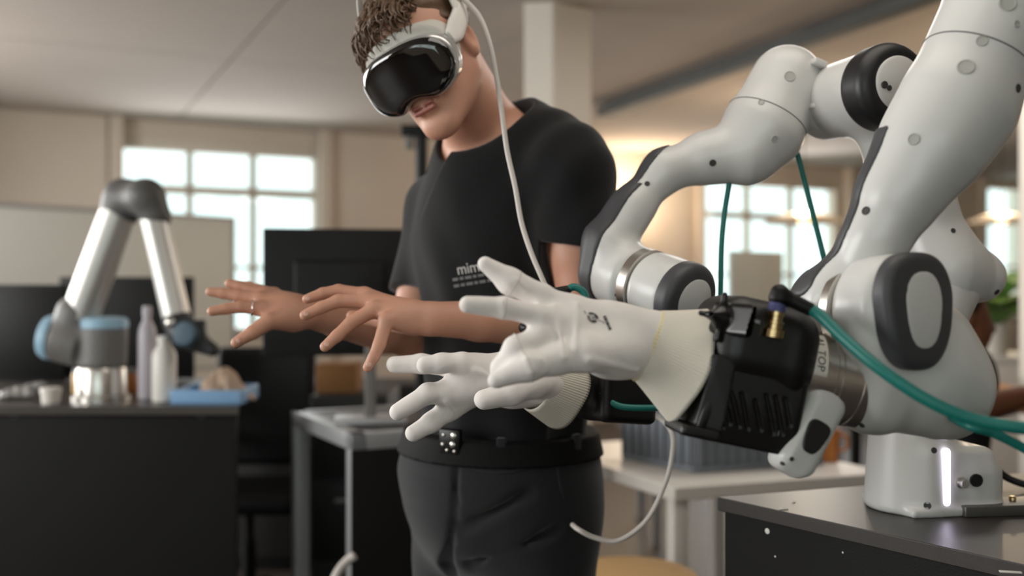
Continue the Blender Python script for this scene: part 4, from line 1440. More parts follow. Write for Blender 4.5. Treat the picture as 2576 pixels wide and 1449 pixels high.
def strap(pts, w, th, m, name, parent, label=None):
    """flat band: pts list of (point, outward normal)"""
    c = spline([q[0] for q in pts], 10); nn = spline([q[1] for q in pts], 10)
    T = np.gradient(c, axis=0); T /= np.linalg.norm(T, axis=1)[:, None]
    nn = nn - T * (nn * T).sum(1)[:, None]; nn /= np.linalg.norm(nn, axis=1)[:, None]
    B_ = np.cross(T, nn); V = []; Fc = []
    wv = np.interp(np.linspace(0, 1, len(c)), np.linspace(0, 1, len(w)), w)
    prof = [(-1, -.3), (-.9, .5), (-.5, .9), (0, 1), (.5, .9), (.9, .5), (1, -.3), (.5, -1), (-.5, -1)]
    for i in range(len(c)):
        for a_, b_ in prof:
            V.append(c[i] + B_[i] * a_ * wv[i] + nn[i] * b_ * th)
    k = len(prof)
    for i in range(len(c) - 1):
        for j in range(k):
            j2 = (j + 1) % k
            Fc.append((i * k + j, i * k + j2, (i + 1) * k + j2, (i + 1) * k + j))
    Fc.append(tuple(range(k))[::-1]); Fc.append(tuple(range((len(c) - 1) * k, len(c) * k)))
    return obj(name, mesh_from('strap', np.array(V), Fc), m, parent, label=label)


for sg in (1, -1):
    strap([(hd_(.0815 * sg, .062, .004), hl * sg + hf * .3), (hd_(.084 * sg, .035, .010), hl * sg), (hd_(.086 * sg, .0, .024), hl * sg), (hd_(.083 * sg, -.035, .042), hl * sg - hf * .2)],
          [.011, .019, .018, .012], .004, m_band, 'side_strap', HS)
strap([(hd_(.083, -.035, .042), hl), (hd_(.062, -.095, .055), nrm(hl - hf)), (hd_(0, -.124, .06), -hf), (hd_(-.062, -.095, .055), nrm(-hl - hf)), (hd_(-.083, -.035, .042), -hl)],
      [.013, .026, .03, .026, .013], .004, m_band, 'back_strap', HS)
strap([(hd_(.086, .0, .03), hl), (hd_(.083, -.003, .075), nrm(hl + hup * .3)), (hd_(.05, .0, .133), nrm(hl * .6 + hup)), (hd_(0, .002, .150), hup), (hd_(-.05, .0, .133), nrm(-hl * .6 + hup)), (hd_(-.083, -.003, .075), nrm(-hl + hup * .3)), (hd_(-.086, .0, .03), -hl)],
      [.011, .010, .010, .010, .010, .010, .011], .003, m_band, 'top_strap', HS)
obj('cable_clip', lathe([(.001, -.003), (.007, -.003), (.007, .005), (.005, .007), (.001, .007)], hd_(.088, -.022, .048), hl, 20), m_hsf, HS)
m_wire = mat('white_cable', (206, 198, 192), .5, var=.03)
obj('cable', tube_mesh(spline([hd_(.092, -.022, .048), P(1205, 40, 1.56), P(1232, 110, 1.55), P(1250, 200, 1.55), P(1262, 280, 1.55), P(1276, 380, 1.55), P(1296, 470, 1.545),
                               P(1312, 560, 1.54), P(1338, 640, 1.53), P(1372, 720, 1.52), P(1400, 800, 1.53), P(1440, 900, 1.57), P(1530, 990, 1.62), P(1640, 1040, 1.66),
                               P(1688, 1085, 1.64), P(1690, 1150, 1.62), P(1670, 1225, 1.61), P(1625, 1310, 1.60), P(1555, 1360, 1.60), P(1495, 1352, 1.60), P(1455, 1332, 1.60), P(1440, 1320, 1.63)]), .0040, 10), m_wire, HS,
    label='thin white cable running down to the trouser pocket')
# ---------------------------------------------------------------- benches, tables and everything around
m_bench = mat('black_bench_panel', (20, 19, 19), 0.65, var=0.18, vscale=40, bump=0.2, bscale=400, spec=.2)
m_btop = mat('bench_top_dark', (44, 39, 36), 0.38, var=0.15, vscale=14, bump=0.12, bscale=200, stretch=(1, 8, 1))
m_grey = mat('cast_grey', (112, 110, 108), 0.5, var=0.05)
m_tubeal = mat('tube_aluminium', (198, 196, 192), 0.42, metal=.8, var=.04)
m_ublue = mat('blue_cap', (150, 186, 208), 0.5, var=.05)


def poly_slab(pts, z0, z1, bev=.002):
    return prism(pts, z0, z1, bev)


def inset(poly, amt):
    c = np.mean(np.array(poly), 0)
    return [tuple(np.array(p) + nrm(c - np.array(p)) * amt) for p in poly]


# near black bench under the far arm
hB = EYE - bench_z
Acor = np.array([.3297, 1.596]); fdir = nrm(np.array([.290, -.390])); bdir = nrm(np.array([.268, .094]))
Bq = [tuple(Acor), tuple(Acor + fdir * .95), tuple(Acor + fdir * .95 + bdir * 1.05), tuple(Acor + bdir * 1.05)]
BN = thing('workbench', [*np.mean(np.array(Bq), 0), 0], 'black workbench with dusty dark top carrying the far robot arm', 'workbench')
top_o = obj('bench_top', poly_slab(Bq, bench_z - .022, bench_z, .0015), m_btop, BN)
Bi = inset(Bq, .012)
obj('front_panel', prism([Bi[0], Bi[1], tuple(np.array(Bi[1]) + bdir * .02), tuple(np.array(Bi[0]) + bdir * .02)], .0, bench_z - .022), m_bench, BN)
obj('side_panel', prism([Bi[0], tuple(np.array(Bi[0]) + fdir * .02), tuple(np.array(Bi[3]) + fdir * .02), Bi[3]], .0, bench_z - .022), m_bench, BN)
obj('back_panel', prism([Bi[3], Bi[2], tuple(np.array(Bi[2]) - bdir * .02), tuple(np.array(Bi[3]) - bdir * .02)], .0, bench_z - .022), m_bench, BN)
m_scrap = mat('paper_white', (222, 218, 210), .8, var=.05)


def scrap(x, y, w, h, rot):
    dd = hB * FPX / (y - 724.5); p = P(x, y, dd)
    return obj('paper_scrap', rbox([p[0], p[1], bench_z + .0006], (w, h, .0006), np.array([[math.cos(rot), math.sin(rot), 0], [-math.sin(rot), math.cos(rot), 0], [0, 0, 1]]), .0002), m_scrap, top_o)


scrap(1972, 1281, .006, .0025, .1)
scrap(2542, 1440, .012, .003, -.2)
scrap(1996, 1264, .003, .002, .6)
fn3 = nrm(np.array([fdir[1], -fdir[0], 0])); fn3 = fn3 if fn3[1] < 0 else -fn3
for x, y, r in ((1930, 1336, .0045), (1950, 1400, .0016), (2120, 1390, .0015)):
    ray = P(x, y, 1.0) - CAMP
    p0_ = np.array([*Bi[0], 0]); t = np.dot(p0_ - CAMP, fn3) / np.dot(ray, fn3)
    obj('paint_fleck', lathe([(.0003, 0), (r, 0), (r * .7, .0005), (.0003, .0006)], CAMP + ray * t, fn3, 10), m_scrap, BN)
# rail and clamp blocks beside the robot foot
rc_ = P(2600, 1240, 1.5)
rl = thing('mounting_rail', [rc_[0], rc_[1], bench_z], 'slotted metal mounting rail with small bolts beside the far robot foot', 'rail')
rm_ = frame([.95, .12, 0])
obj('rail', rbox([rc_[0] + .03, rc_[1], bench_z + .008], (.030, .008, .16), rm_, .002), mat('rail_grey', (96, 94, 90), .4, metal=.6), rl)
for k in range(5):
    q = np.array([rc_[0] - .075 + k * .04, rc_[1] - .006, bench_z + .016])
    obj('bolt', lathe([(.001, 0), (.005, 0), (.005, .005), (.0035, .007), (.001, .007)], q, [0, 0, 1], 12), m_brass, rl)
obj('power_cable', tube_mesh(spline([P(2425, 1150, 1.61), P(2470, 1150, 1.66), P(2540, 1205, 1.66), (.88, 1.63, .9525), (1.0, 1.60, .9525), (1.12, 1.55, .9525)]), .006, 10), m_dark,
    label='black cable drooping behind the far robot foot', cat='cable')

# left black bench
LB0, LB1 = P(-320, 1020, 2.79)[0], P(593, 1020, 2.79)[0]
LBe = thing('workbench', [(LB0 + LB1) / 2, 3.1, 0], 'matt black workbench on the left carrying the grey and blue robot arm', 'workbench')
obj('bench_top', prism([(LB0, 2.78), (LB1 + .012, 2.78), (LB1 - .20, 3.5), (LB0, 3.5)], .925, .95, .002), mat('left_bench_top', (70, 66, 62), .3, var=.1), LBe)
obj('front_panel', bxyz(LB0, LB1, 2.795, 2.815, 0, .925, .001), m_bench, LBe)
obj('side_panel', prism([(LB1 - .03, 2.815), (LB1 - .008, 2.815), (LB1 - .205, 3.48), (LB1 - .227, 3.48)], 0, .925), m_bench, LBe)
for x in (36, 505):
    p = P(x, 1040, 2.795)
    obj('cable_grommet', tube_mesh([p + .012 * np.array([math.cos(t), 0, math.sin(t)]) for t in np.linspace(0, 6.283, 20, endpoint=False)], .002, 6, True), m_rg, LBe)

# grey and blue robot arm on it
ud = 2.96
UR = thing('robot_arm', [*P(255, 1000, ud)[:2], .95], 'grey robot arm with aluminium tubes and light blue joint caps', 'robot arm')
ub = P(255, 1003, ud); ub[2] = .95
obj('base', lathe([(.02, 0), (.082, 0), (.082, .012), (.072, .016), (.070, .085), (.066, .095), (.02, .095)], ub, [0, 0, 1], 48), m_steel, UR)
sA = ub + [0.004, 0, .095]; sB = ub + [0.008, 0, .215]
s1 = Sdf(); s1.cyl(sA, sB, .068, r=.012); s1.cyl(P(215, 870, ud), P(140, 850, ud), .068, r=.012, k=.02); s1.cone(P(175, 850, ud), P(192, 790, ud), .06, .058, k=.02)
shd = obj('shoulder', s1.mesh(.006), m_grey, UR)
obj('joint_cap', lathe([(.03, 0), (.069, 0), (.069, .020), (.062, .030), (.03, .034)], sB - [0, 0, .004], [0, 0, 1], 40), m_ublue, shd, label='light blue round joint cap')
obj('joint_cap', lathe([(.03, 0), (.067, 0), (.067, .018), (.060, .030), (.03, .034)], P(138, 850, ud), P(100, 843, ud) - P(140, 850, ud), 40), m_ublue, shd, label='light blue round joint cap')
u0, u1 = P(200, 800, ud), P(312, 500, ud + .02)
obj('upper_tube', lathe([(.02, 0), (.054, 0), (.054, np.linalg.norm(u1 - u0)), (.02, np.linalg.norm(u1 - u0))], u0, u1 - u0, 40), m_tubeal, UR)
el = Sdf(); el.cone(P(300, 535, ud + .02), P(312, 500, ud + .02), .056, .058); el.cone(P(312, 500, ud + .02), P(368, 496, ud - .04), .056, .052, k=.02); el.cone(P(368, 496, ud - .04), P(392, 545, ud - .04), .050, .045, k=.02)
elb = obj('elbow', el.mesh(.006), mat('cast_grey_dark', (88, 87, 86), .5, var=.05), UR)
v0, v1 = P(385, 540, ud - .04), P(446, 805, ud - .08)
Lt = np.linalg.norm(v1 - v0)
obj('lower_tube', lathe([(.02, 0), (.040, 0), (.040, Lt), (.02, Lt)], v0, v1 - v0, 36), m_tubeal, UR)
wu = Sdf(); wu.cone(v1, P(456, 835, ud - .09), .042, .042); wu.cyl(P(440, 842, ud - .10), P(520, 838, ud - .08), .040, r=.008, k=.01); wu.cone(P(495, 860, ud - .09), P(535, 880, ud - .1), .03, .02, k=.02)
wro = obj('wrist', wu.mesh(.005), mat('wrist_dark', (40, 42, 44), .5), UR)
obj('joint_cap', lathe([(.01, 0), (.036, 0), (.036, .012), (.03, .018), (.01, .02)], P(468, 840, ud - .13), [-.1, -1, .1], 32), mat('blue_cap_dark', (72, 94, 110), .5), wro)
obj('bolt', lathe([(.002, 0), (.014, 0), (.014, .008), (.008, .012), (.002, .013)], P(430, 812, ud - .13), [0, -1, 0], 20), m_steel, wro)

# items on the left bench
def bottle(x, yb, w, h, col, label, neck=.5, dd=2.9, rough=.35):
    p = P(x, yb, dd); p[2] = .95; s = dd / FPX; r = w * s / 2; H = h * s
    t = thing('bottle', p, label, 'bottle')
    m_ = mat('bottle_' + label.split()[0] + label.split()[1], col, rough, var=.04)
    obj('bottle_body', lathe([(r * .5, 0), (r * .95, .002), (r, .008), (r, H * .68), (r * .9, H * .76), (r * neck, H * .86), (r * neck, H * .9), (r * .3, H * .9)], p, [0, 0, 1], 32), m_, t)
    obj('cap', lathe([(r * .2, H * .89), (r * neck * 1.15, H * .89), (r * neck * 1.15, H * .985), (r * neck * .9, H), (r * .1, H)], p, [0, 0, 1], 24), m_, t)


bottle(413, 1000, 60, 165, (226, 222, 216), 'white squat bottle on the left bench')
bottle(370, 995, 44, 235, (178, 172, 180), 'tall lilac grey bottle on the left bench', .42, 2.95)
# white round tub
p = P(128, 1002, 2.86); p[2] = .95
t = thing('plastic_tub', p, 'small round white plastic tub on the left bench', 'tub')
obj('tub_body', lathe([(.01, 0), (.024, 0), (.027, .03), (.027, .032), (.01, .032)], p, [0, 0, 1], 28), m_white, t)
obj('lid', lathe([(.01, .031), (.029, .031), (.029, .041), (.026, .044), (.01, .044)], p, [0, 0, 1], 28), m_white, t)
# orange cup behind the arm base
for x, w, col, lab in ((205, 20, (196, 150, 70), 'yellow tape roll beside the steel robot foot'), (325, 24, (150, 92, 40), 'amber jar behind the steel robot foot')):
    p = P(x, 985, 3.12); p[2] = .95
    t = thing('jar', p, lab, 'jar')
    obj('jar_body', lathe([(.008, 0), (.026, 0), (.028, .004), (.028, .06), (.024, .066), (.008, .066)], p, [0, 0, 1], 24), mat('jar_' + str(x), col, .4, var=.1), t)
    obj('lid', lathe([(.008, .064), (.025, .064), (.025, .078), (.008, .08)], p, [0, 0, 1], 24), m_grey, t)
# crumpled grey sheet
sm = Sdf(); p = P(55, 990, 2.95); p[2] = .95
sm.cone(p + [-.05, 0, .014], p + [.055, .02, .045], .013, .010); sm.cone(p + [-.045, -.02, .012], p + [.03, -.01, .02], .012, .012, k=.02)
sm.plane([0, 0, .9505], [0, 0, -1]); sm.field(wrinkle(.004, 140, 9), p, p, op='d')
obj('metal_offcut', sm.mesh(.004), mat('offcut_grey', (150, 148, 146), .4, metal=.4), label='bent grey metal offcut lying at the left bench end', cat='metal offcut')
# blue tray with cloth heap
tc_ = P(552, 975, 2.92); tc_[2] = .95
tray2 = thing('tray', tc_, 'light blue plastic tray at the right end of the left bench', 'tray')
m_tr = mat('tray_blue', (128, 168, 208), .45, var=.06)
obj('tray_floor', bxyz(tc_[0] - .11, tc_[0] + .09, 2.82, 3.02, .95, .954), m_tr, tray2)
for a in ((tc_[0] - .11, tc_[0] + .09, 2.82, 2.826), (tc_[0] - .11, tc_[0] + .09, 3.014, 3.02), (tc_[0] - .11, tc_[0] - .104, 2.826, 3.014), (tc_[0] + .084, tc_[0] + .09, 2.826, 3.014)):
    obj('tray_wall', bxyz(*a, .95, .99, .002), m_tr, tray2)
ch = Sdf(); c0 = np.array([tc_[0] + .01, 2.92, .955])
for dx, dy, dz, r in ((-.05, 0, .035, .035), (0, .01, .06, .045), (.03, -.02, .04, .042), (.06, 0, .02, .028), (-.02, -.04, .02, .03)):
    ch.cone(c0 + [dx, dy, 0.0], c0 + [dx * .8, dy, dz], r, r * .7, k=.03)
ch.plane([0, 0, .956], [0, 0, -1]); ch.field(wrinkle(.009, 90, 12), c0, c0, op='d')
obj('cloth', ch.mesh(.004), mat('beige_cloth', (182, 158, 138), .9, var=.1, bump=.4, bscale=200), label='crumpled beige cloth heaped in the blue tray', cat='cloth')
red = Sdf(); q = c0 + [-.075, -.06, .01]; red.cone(q, q + [.03, -.01, .004], .010, .010); red.cone(q + [0, .01, .002], q + [.015, .02, .006], .008, .008, k=.004)
obj('red_clip', red.mesh(.003), mat('red_plastic', (128, 34, 38), .4), label='small red clip lying in the blue tray', cat='clip')

# whiteboard behind
w0, w1 = P(-140, 0, 5.5), P(590, 0, 6.9)
wd2 = nrm([w1[0] - w0[0], w1[1] - w0[1], 0]); wn2 = np.array([wd2[1], -wd2[0], 0]); WL = np.linalg.norm((w1 - w0)[:2])
WB = thing('whiteboard', [(w0[0] + w1[0]) / 2, (w0[1] + w1[1]) / 2, 0], 'large whiteboard on a stand in front of the left window', 'whiteboard')
cwb = np.array([(w0[0] + w1[0]) / 2, (w0[1] + w1[1]) / 2, 0])
wm2 = np.array([wd2, wn2, [0, 0, 1]])
obj('board', rbox(cwb + [0, 0, 1.25], (WL / 2 - .02, .008, .5), wm2, .002), mat('whiteboard_surface', (232, 234, 230), .4, var=.05, vscale=2), WB)
for s_, hh in ((1, .01), (-1, .01)):
    obj('board_frame', rbox(cwb + [0, 0, 1.25 + s_ * .51], (WL / 2, .014, .012), wm2, .003), m_alu, WB)
    obj('board_frame', rbox(cwb + wd2 * s_ * (WL / 2 - .01) + [0, 0, 1.25], (.012, .014, .5), wm2, .003), m_alu, WB)
    obj('leg', rbox(cwb + wd2 * s_ * (WL / 2 - .1) + wn2 * -.03 + [0, 0, .6], (.018, .018, .6), wm2, .003), m_alu, WB)

# back desk with monitors
DK = thing('desk', [-1.35, 3.85, 0], 'long black desk behind the left bench with monitors on it', 'desk')
obj('desk_top', bxyz(-2.3, -1.25, 3.5, 4.2, .86, .9, .003), mat('desk_black', (26, 25, 25), .5), DK)
for x in (-2.2, -1.3):
    for y in (3.56, 4.14):
        obj('leg', bxyz(x - .025, x + .025, y - .025, y + .025, 0, .86, .002), m_dark, DK)


def monitor(x0, x1, y0, y1, dd, label, desk=.9, tilt=0.0, back=False, polex=None):
    a, b = P(x0, y0, dd), P(x1, y1, dd + tilt)
    c = (a + b) / 2; w = np.linalg.norm((b - a)[:2]) / 2; h = abs(a[2] - b[2]) / 2
    ax = nrm([(b - a)[0], (b - a)[1], 0]); n = np.array([ax[1], -ax[0], 0]); M = np.array([ax, n, [0, 0, 1]])
    t = thing('monitor', [c[0], c[1] + .05, desk], label, 'monitor')
    obj('bezel', rbox(c, (w, .012, h), M, .004), m_dark, t)
    obj('screen', rbox(c + n * (.0122 if not back else -.0122), (w - .012, .001, h - .014), M, .0003), mat('screen_off', (5, 5, 6), .45, var=0, spec=.25), t)
    px = c if polex is None else P(polex, 800, dd)
    bk_ = -n * .03 if not back else n * .035
    if back:
        obj('rear_cover', rbox(c + n * .018, (w * .6, .016, h * .5), M, .01), m_dark, t)
    pole = np.array([px[0], px[1], 0]) + bk_
    ztop = c[2] if desk > .5 else c[2]
    obj('stand_pole', rbox([pole[0], pole[1], (desk + ztop) / 2], (.016, .010, (ztop - desk) / 2), M, .004), m_grey if back else m_dark, t)
    obj('stand_foot', rbox([pole[0], pole[1], desk + .008], (.10, .075, .008), M, .004), m_dark if not back else m_alu, t)
    return t


monitor(-60, 165, 716, 960, 3.68, 'black monitor at the far left edge beside the robot shoulder')
monitor(152, 488, 697, 952, 3.78, 'black monitor standing behind the grey robot tubes')

# aluminium frame table with a black side panel
N0 = np.array([-.405, 2.60]); tu = nrm(np.array([-.47, .88])); tv = nrm(np.array([.86, .40])); TZ = .90
AT = thing('frame_table', [-.3, 2.95, 0], 'aluminium profile table with a black side panel left of the person', 'table')
c4 = [N0, N0 + tv * .62, N0 + tv * .62 + tu * .52, N0 + tu * .52]
Mt = np.array([[tv[0], tv[1], 0], [tu[0], tu[1], 0], [0, 0, 1]])
obj('table_top', prism([tuple(q) for q in c4], TZ - .012, TZ - .002), mat('frame_top_dark', (60, 58, 56), .4), AT)
for i, q in enumerate(c4):
    obj('post', rbox([q[0], q[1], TZ / 2 - .02], (.022, .022, TZ / 2 - .02), Mt, .003), m_alu, AT)
for a, b2 in ((0, 1), (1, 2), (2, 3), (3, 0)):
    mid = (c4[a] + c4[b2]) / 2; L = np.linalg.norm(c4[b2] - c4[a]) / 2
    Md = Mt if a % 2 == 0 else np.array([Mt[1], -Mt[0], Mt[2]])
    obj('top_rail', rbox([mid[0], mid[1], TZ - .02], (L + .022, .022, .022), Md, .003), m_alu, AT)
    obj('low_rail', rbox([mid[0], mid[1], .12], (L - .022, .02, .02), Md, .003), m_alu, AT)
mid = (c4[0] + c4[1]) / 2 + np.array([-tu[0], -tu[1]]) * .024
obj('side_panel', rbox([mid[0], mid[1], .46], (.333, .004, .40), Mt, .001), m_bench, AT)
for k, col in ((.18, (196, 140, 90)), (.36, (90, 84, 78))):
    pass
monitor(662, 1045, 574, 892, 2.86, 'large black monitor seen from behind on the aluminium table', TZ, .06, True, 932)

CB = thing('cabinet', [-.575, 3.68, 0], 'black drawer cabinet behind the aluminium table', 'cabinet')
obj('cabinet_body', bxyz(-.71, -.44, 3.5, 3.9, .02, .9, .004), mat('desk_black', (26, 25, 25), .5), CB)
for k_ in range(3):
    dr_ = obj('drawer', bxyz(-.70, -.45, 3.485, 3.5, .06 + k_ * .28, .32 + k_ * .28, .003), MATS['desk_black'], CB)
    obj('handle', bxyz(-.62, -.53, 3.475, 3.485, .25 + k_ * .28, .262 + k_ * .28, .002), m_alu, dr_)
obj('foot', bxyz(-.69, -.46, 3.52, 3.88, 0, .02), m_dark, CB)
SBd = thing('sideboard', [-1.0, 4.7, 0], 'low black sideboard added to darken the space behind the office chair', 'sideboard')  # added to block the lit wall and keep this area dark
obj('cabinet_body', bxyz(-1.75, -.35, 4.5, 4.9, .05, .84, .004), MATS['desk_black'], SBd)
obj('plinth', bxyz(-1.72, -.38, 4.53, 4.88, 0, .05), m_dark, SBd)
for k_ in range(3):
    dr_ = obj('door', bxyz(-1.74 + k_ * .465, -1.285 + k_ * .465, 4.485, 4.5, .07, .82, .003), MATS['desk_black'], SBd)
    obj('handle', bxyz(-1.33 + k_ * .465, -1.32 + k_ * .465, 4.47, 4.485, .5, .65, .002), m_alu, dr_)
# cardboard box on the cabinet
cb_ = P(848, 985, 3.62)
bx_ = thing('cardboard_box', [cb_[0], 3.68, .9], 'brown cardboard box in the shade under the rear monitor', 'box')
m_cb = mat('cardboard', (140, 98, 58), .9, var=.1)
bwx = .072
obj('box_body', bxyz(cb_[0] - bwx, cb_[0] + bwx, 3.6, 3.76, .9, 1.0, .002), m_cb, bx_)
obj('flap', rbox([cb_[0] - bwx * .5, 3.68, 1.003], (bwx * .48, .08, .002), None, .0005), m_cb, bx_)
obj('flap', rbox([cb_[0] + bwx * .5, 3.68, 1.003], (bwx * .48, .08, .002), None, .0005), m_cb, bx_)

# office chair in the shade
oc = np.array([-1.02, 3.86, 0.0])
CH = thing('office_chair', oc, 'black office chair with looped armrests between the benches', 'chair')
st = Sdf(); st.box(oc + [0, 0, .48], (.23, .22, .04), None, r=.035); obj('seat', st.mesh(.01), m_dark, CH)
bk2 = Sdf(); bk2.box(oc + [.02, .20, .80], (.20, .03, .24), None, r=.028); obj('backrest', bk2.mesh(.01), m_dark, CH)
for s_ in (-1, 1):
    q = oc + [s_ * .25, 0, 0]
    obj('armrest', tube_mesh(spline([q + [0, -.16, .50], q + [0, -.20, .62], q + [0, -.14, .70], q + [0, .08, .70], q + [0, .14, .62], q + [0, .10, .50]]), .019, 10), mat('chair_arm', (46, 44, 43), .35), CH)
obj('gas_column', lathe([(.01, .1), (.028, .1), (.028, .3), (.02, .3), (.02, .45), (.01, .45)], oc, [0, 0, 1], 20), m_dark, CH)
for k in range(5):
    t_ = k * 2 * math.pi / 5 + .3; e_ = oc + [.28 * math.cos(t_), .28 * math.sin(t_), .07]
    obj('base_leg', tube_mesh([oc + [0, 0, .12], (oc + [0, 0, .12]) * .5 + e_ * .5 + [0, 0, .005], e_], [.025, .018], 8), m_dark, CH)
    obj('caster', lathe([(.005, -.02), (.03, -.02), (.03, .02), (.005, .02)], [e_[0], e_[1], .03], [-math.sin(t_), math.cos(t_), 0], 16), m_dark, CH)
# dangling white bits: hose end on the floor side
obj('hose', tube_mesh(spline([P(892, 1398, 2.35), P(872, 1412, 2.35), P(850, 1440, 2.34), P(835, 1480, 2.33), P(828, 1560, 2.33), P(850, 1800, 2.36), P(900, 2050, 2.40), P(1000, 2070, 2.42)]), .0105, 10), m_wire,
    label='white hose bending down by the aluminium table panel', cat='hose')
ball = P(618, 1200, 3.0)
# camera mast behind the head
mp = P(1060, 400, 3.55)
MS = thing('camera_mast', [mp[0], mp[1], 0], 'black pole with a camera head rising behind the person', 'camera stand')
obj('pole', lathe([(.005, .02), (.023, .02), (.023, 1.82), (.005, 1.82)], [mp[0], mp[1], 0], [0, 0, 1], 20), m_dark, MS)
obj('mast_foot', lathe([(.02, 0), (.095, 0), (.095, .012), (.02, .022)], [mp[0], mp[1], 0], [0, 0, 1], 32), m_dark, MS)
obj('camera_head', rbox(P(1047, 330, 3.55), (.052, .03, .019), None, .004), m_dark, MS)
obj('bracket', rbox(P(1030, 350, 3.55), (.014, .014, .035), None, .003), m_grey, MS)

# white table with a grey crate
C0 = np.array([.430, 2.641]); wv_ = nrm(np.array([.577, .192])); wu_ = nrm(np.array([-.44, .90])); WZ = .75
Wq = [C0, C0 + wv_ * .70, C0 + wv_ * .70 + wu_ * .8, C0 + wu_ * .8]
WT = thing('table', [*np.mean(np.array(Wq), 0), 0], 'white laminate table right of the person with a grey crate on it', 'table')
obj('table_top', prism([tuple(q) for q in Wq], WZ - .037, WZ, .004), m_white, WT)
cw = np.mean(np.array(Wq), 0)
for q in Wq:
    s_ = q + nrm(cw - q) * .05
    obj('leg', rbox([s_[0], s_[1], (WZ - .037) / 2], (.022, .022, (WZ - .037) / 2), np.array([[wv_[0], wv_[1], 0], [-wv_[1], wv_[0], 0], [0, 0, 1]]), .004), m_white, WT)
K0 = np.array([.526, 2.86]); kv = nrm(np.array([.95, .31])); ku = nrm(np.array([-.60, .80]))
KT = thing('crate', [K0[0] + .15, K0[1] + .15, WZ], 'grey ribbed plastic crate on the white table', 'crate')
m_crate = mat('crate_grey', (112, 118, 126), .5, var=.06)
KL, KW, KH = .42, .29, .19


def crate_wall(o, dvec, L, nvec):
    o3 = np.array([o[0], o[1], WZ]); d3 = np.array([dvec[0], dvec[1], 0]); n3 = np.array([nvec[0], nvec[1], 0])
    M = np.array([d3, n3, [0, 0, 1]])
    w_ = obj('crate_wall', rbox(o3 + d3 * L / 2 + [0, 0, KH / 2], (L / 2, .004, KH / 2), M, .001), m_crate, KT)
    obj('rim', rbox(o3 + d3 * L / 2 + n3 * .006 + [0, 0, KH - .012], (L / 2 + .008, .010, .012), M, .003), m_crate, w_)
    obj('rim', rbox(o3 + d3 * L / 2 + n3 * .005 + [0, 0, .010], (L / 2 + .004, .008, .009), M, .003), m_crate, w_)
    for k in range(int(L / .035) + 1):
        obj('rib', rbox(o3 + d3 * (.012 + k * .035) + n3 * .006 + [0, 0, KH / 2], (.003, .007, KH / 2 - .01), M, .001), m_crate, w_)


kvn = np.array([kv[1], -kv[0]]); kun = np.array([-ku[1], ku[0]]); kun = kun if kun[0] < 0 else -kun
crate_wall(K0, kv, KL, kvn); crate_wall(K0, ku, KW, kun)
crate_wall(K0 + ku * KW, kv, KL, -kvn); crate_wall(K0 + kv * KL, ku, KW, -kun)
obj('crate_floor', prism([tuple(K0), tuple(K0 + kv * KL), tuple(K0 + kv * KL + ku * KW), tuple(K0 + ku * KW)], WZ + .001, WZ + .006), m_crate, KT)
for i, (s_, t_, h_, col, lab) in enumerate(((.12, .10, .20, (176, 108, 50), 'orange carton standing inside the grey crate'), (.26, .12, .17, (52, 64, 110), 'navy blue carton standing inside the grey crate'),
                                            (.35, .16, .21, (150, 150, 150), 'pale grey carton at the right end inside the crate'))):
    q = K0 + kv * s_ + ku * t_
    t = thing('carton', [q[0], q[1], WZ + .006], lab, 'carton')
    M = np.array([[kv[0], kv[1], 0], [-kv[1], kv[0], 0], [0, 0, 1]])
    mm = mat('carton_%d' % i, col, .7, var=.08)
    obj('carton_body', rbox([q[0], q[1], WZ + .0065 + h_ / 2 - .004], (.035, .03, h_ / 2 - .004), M, .001), mm, t)
    obj('lid', rbox([q[0], q[1], WZ + .0065 + h_ - .004], (.036, .031, .004), M, .001), mm, t)
# orange cup further right on the table
oc_ = P(2085, 1135, 3.05); oc_[2] = WZ
t = thing('cup', oc_, 'orange cup standing on the white table near the far robot foot', 'cup')
obj('cup_body', lathe([(.01, 0), (.026, 0), (.034, .10), (.031, .10), (.024, .006), (.01, .006)], oc_, [0, 0, 1], 28, cap=False), mat('orange_cup', (206, 130, 62), .4), t)
obj('handle', tube_mesh(spline([oc_ + [.03, 0, .08], oc_ + [.055, 0, .075], oc_ + [.055, 0, .04], oc_ + [.028, 0, .03]]), .005, 8), MATS['orange_cup'], t)
# stool at the bottom edge
sp3 = P(1588, 1440, 2.35)
ST = thing('stool', [sp3[0], sp3[1], 0], 'round tan wooden stool low behind the person', 'stool')
m_wood = mat('tan_wood', (196, 158, 104), .5, var=.2, vscale=8, stretch=(1, 6, 1))
obj('seat', lathe([(.02, -.03), (.145, -.03), (.155, -.02), (.155, -.005), (.145, 0), (.02, .002)], [sp3[0], sp3[1], sp3[2]], [0, 0, 1], 40), m_wood, ST)
for k in range(4):
    a = k * math.pi / 2 + .5
    obj('leg', tube_mesh([[sp3[0] + .09 * math.cos(a), sp3[1] + .09 * math.sin(a), sp3[2] - .028], [sp3[0] + .16 * math.cos(a), sp3[1] + .16 * math.sin(a), 0.0]], .014, 10), m_wood, ST)

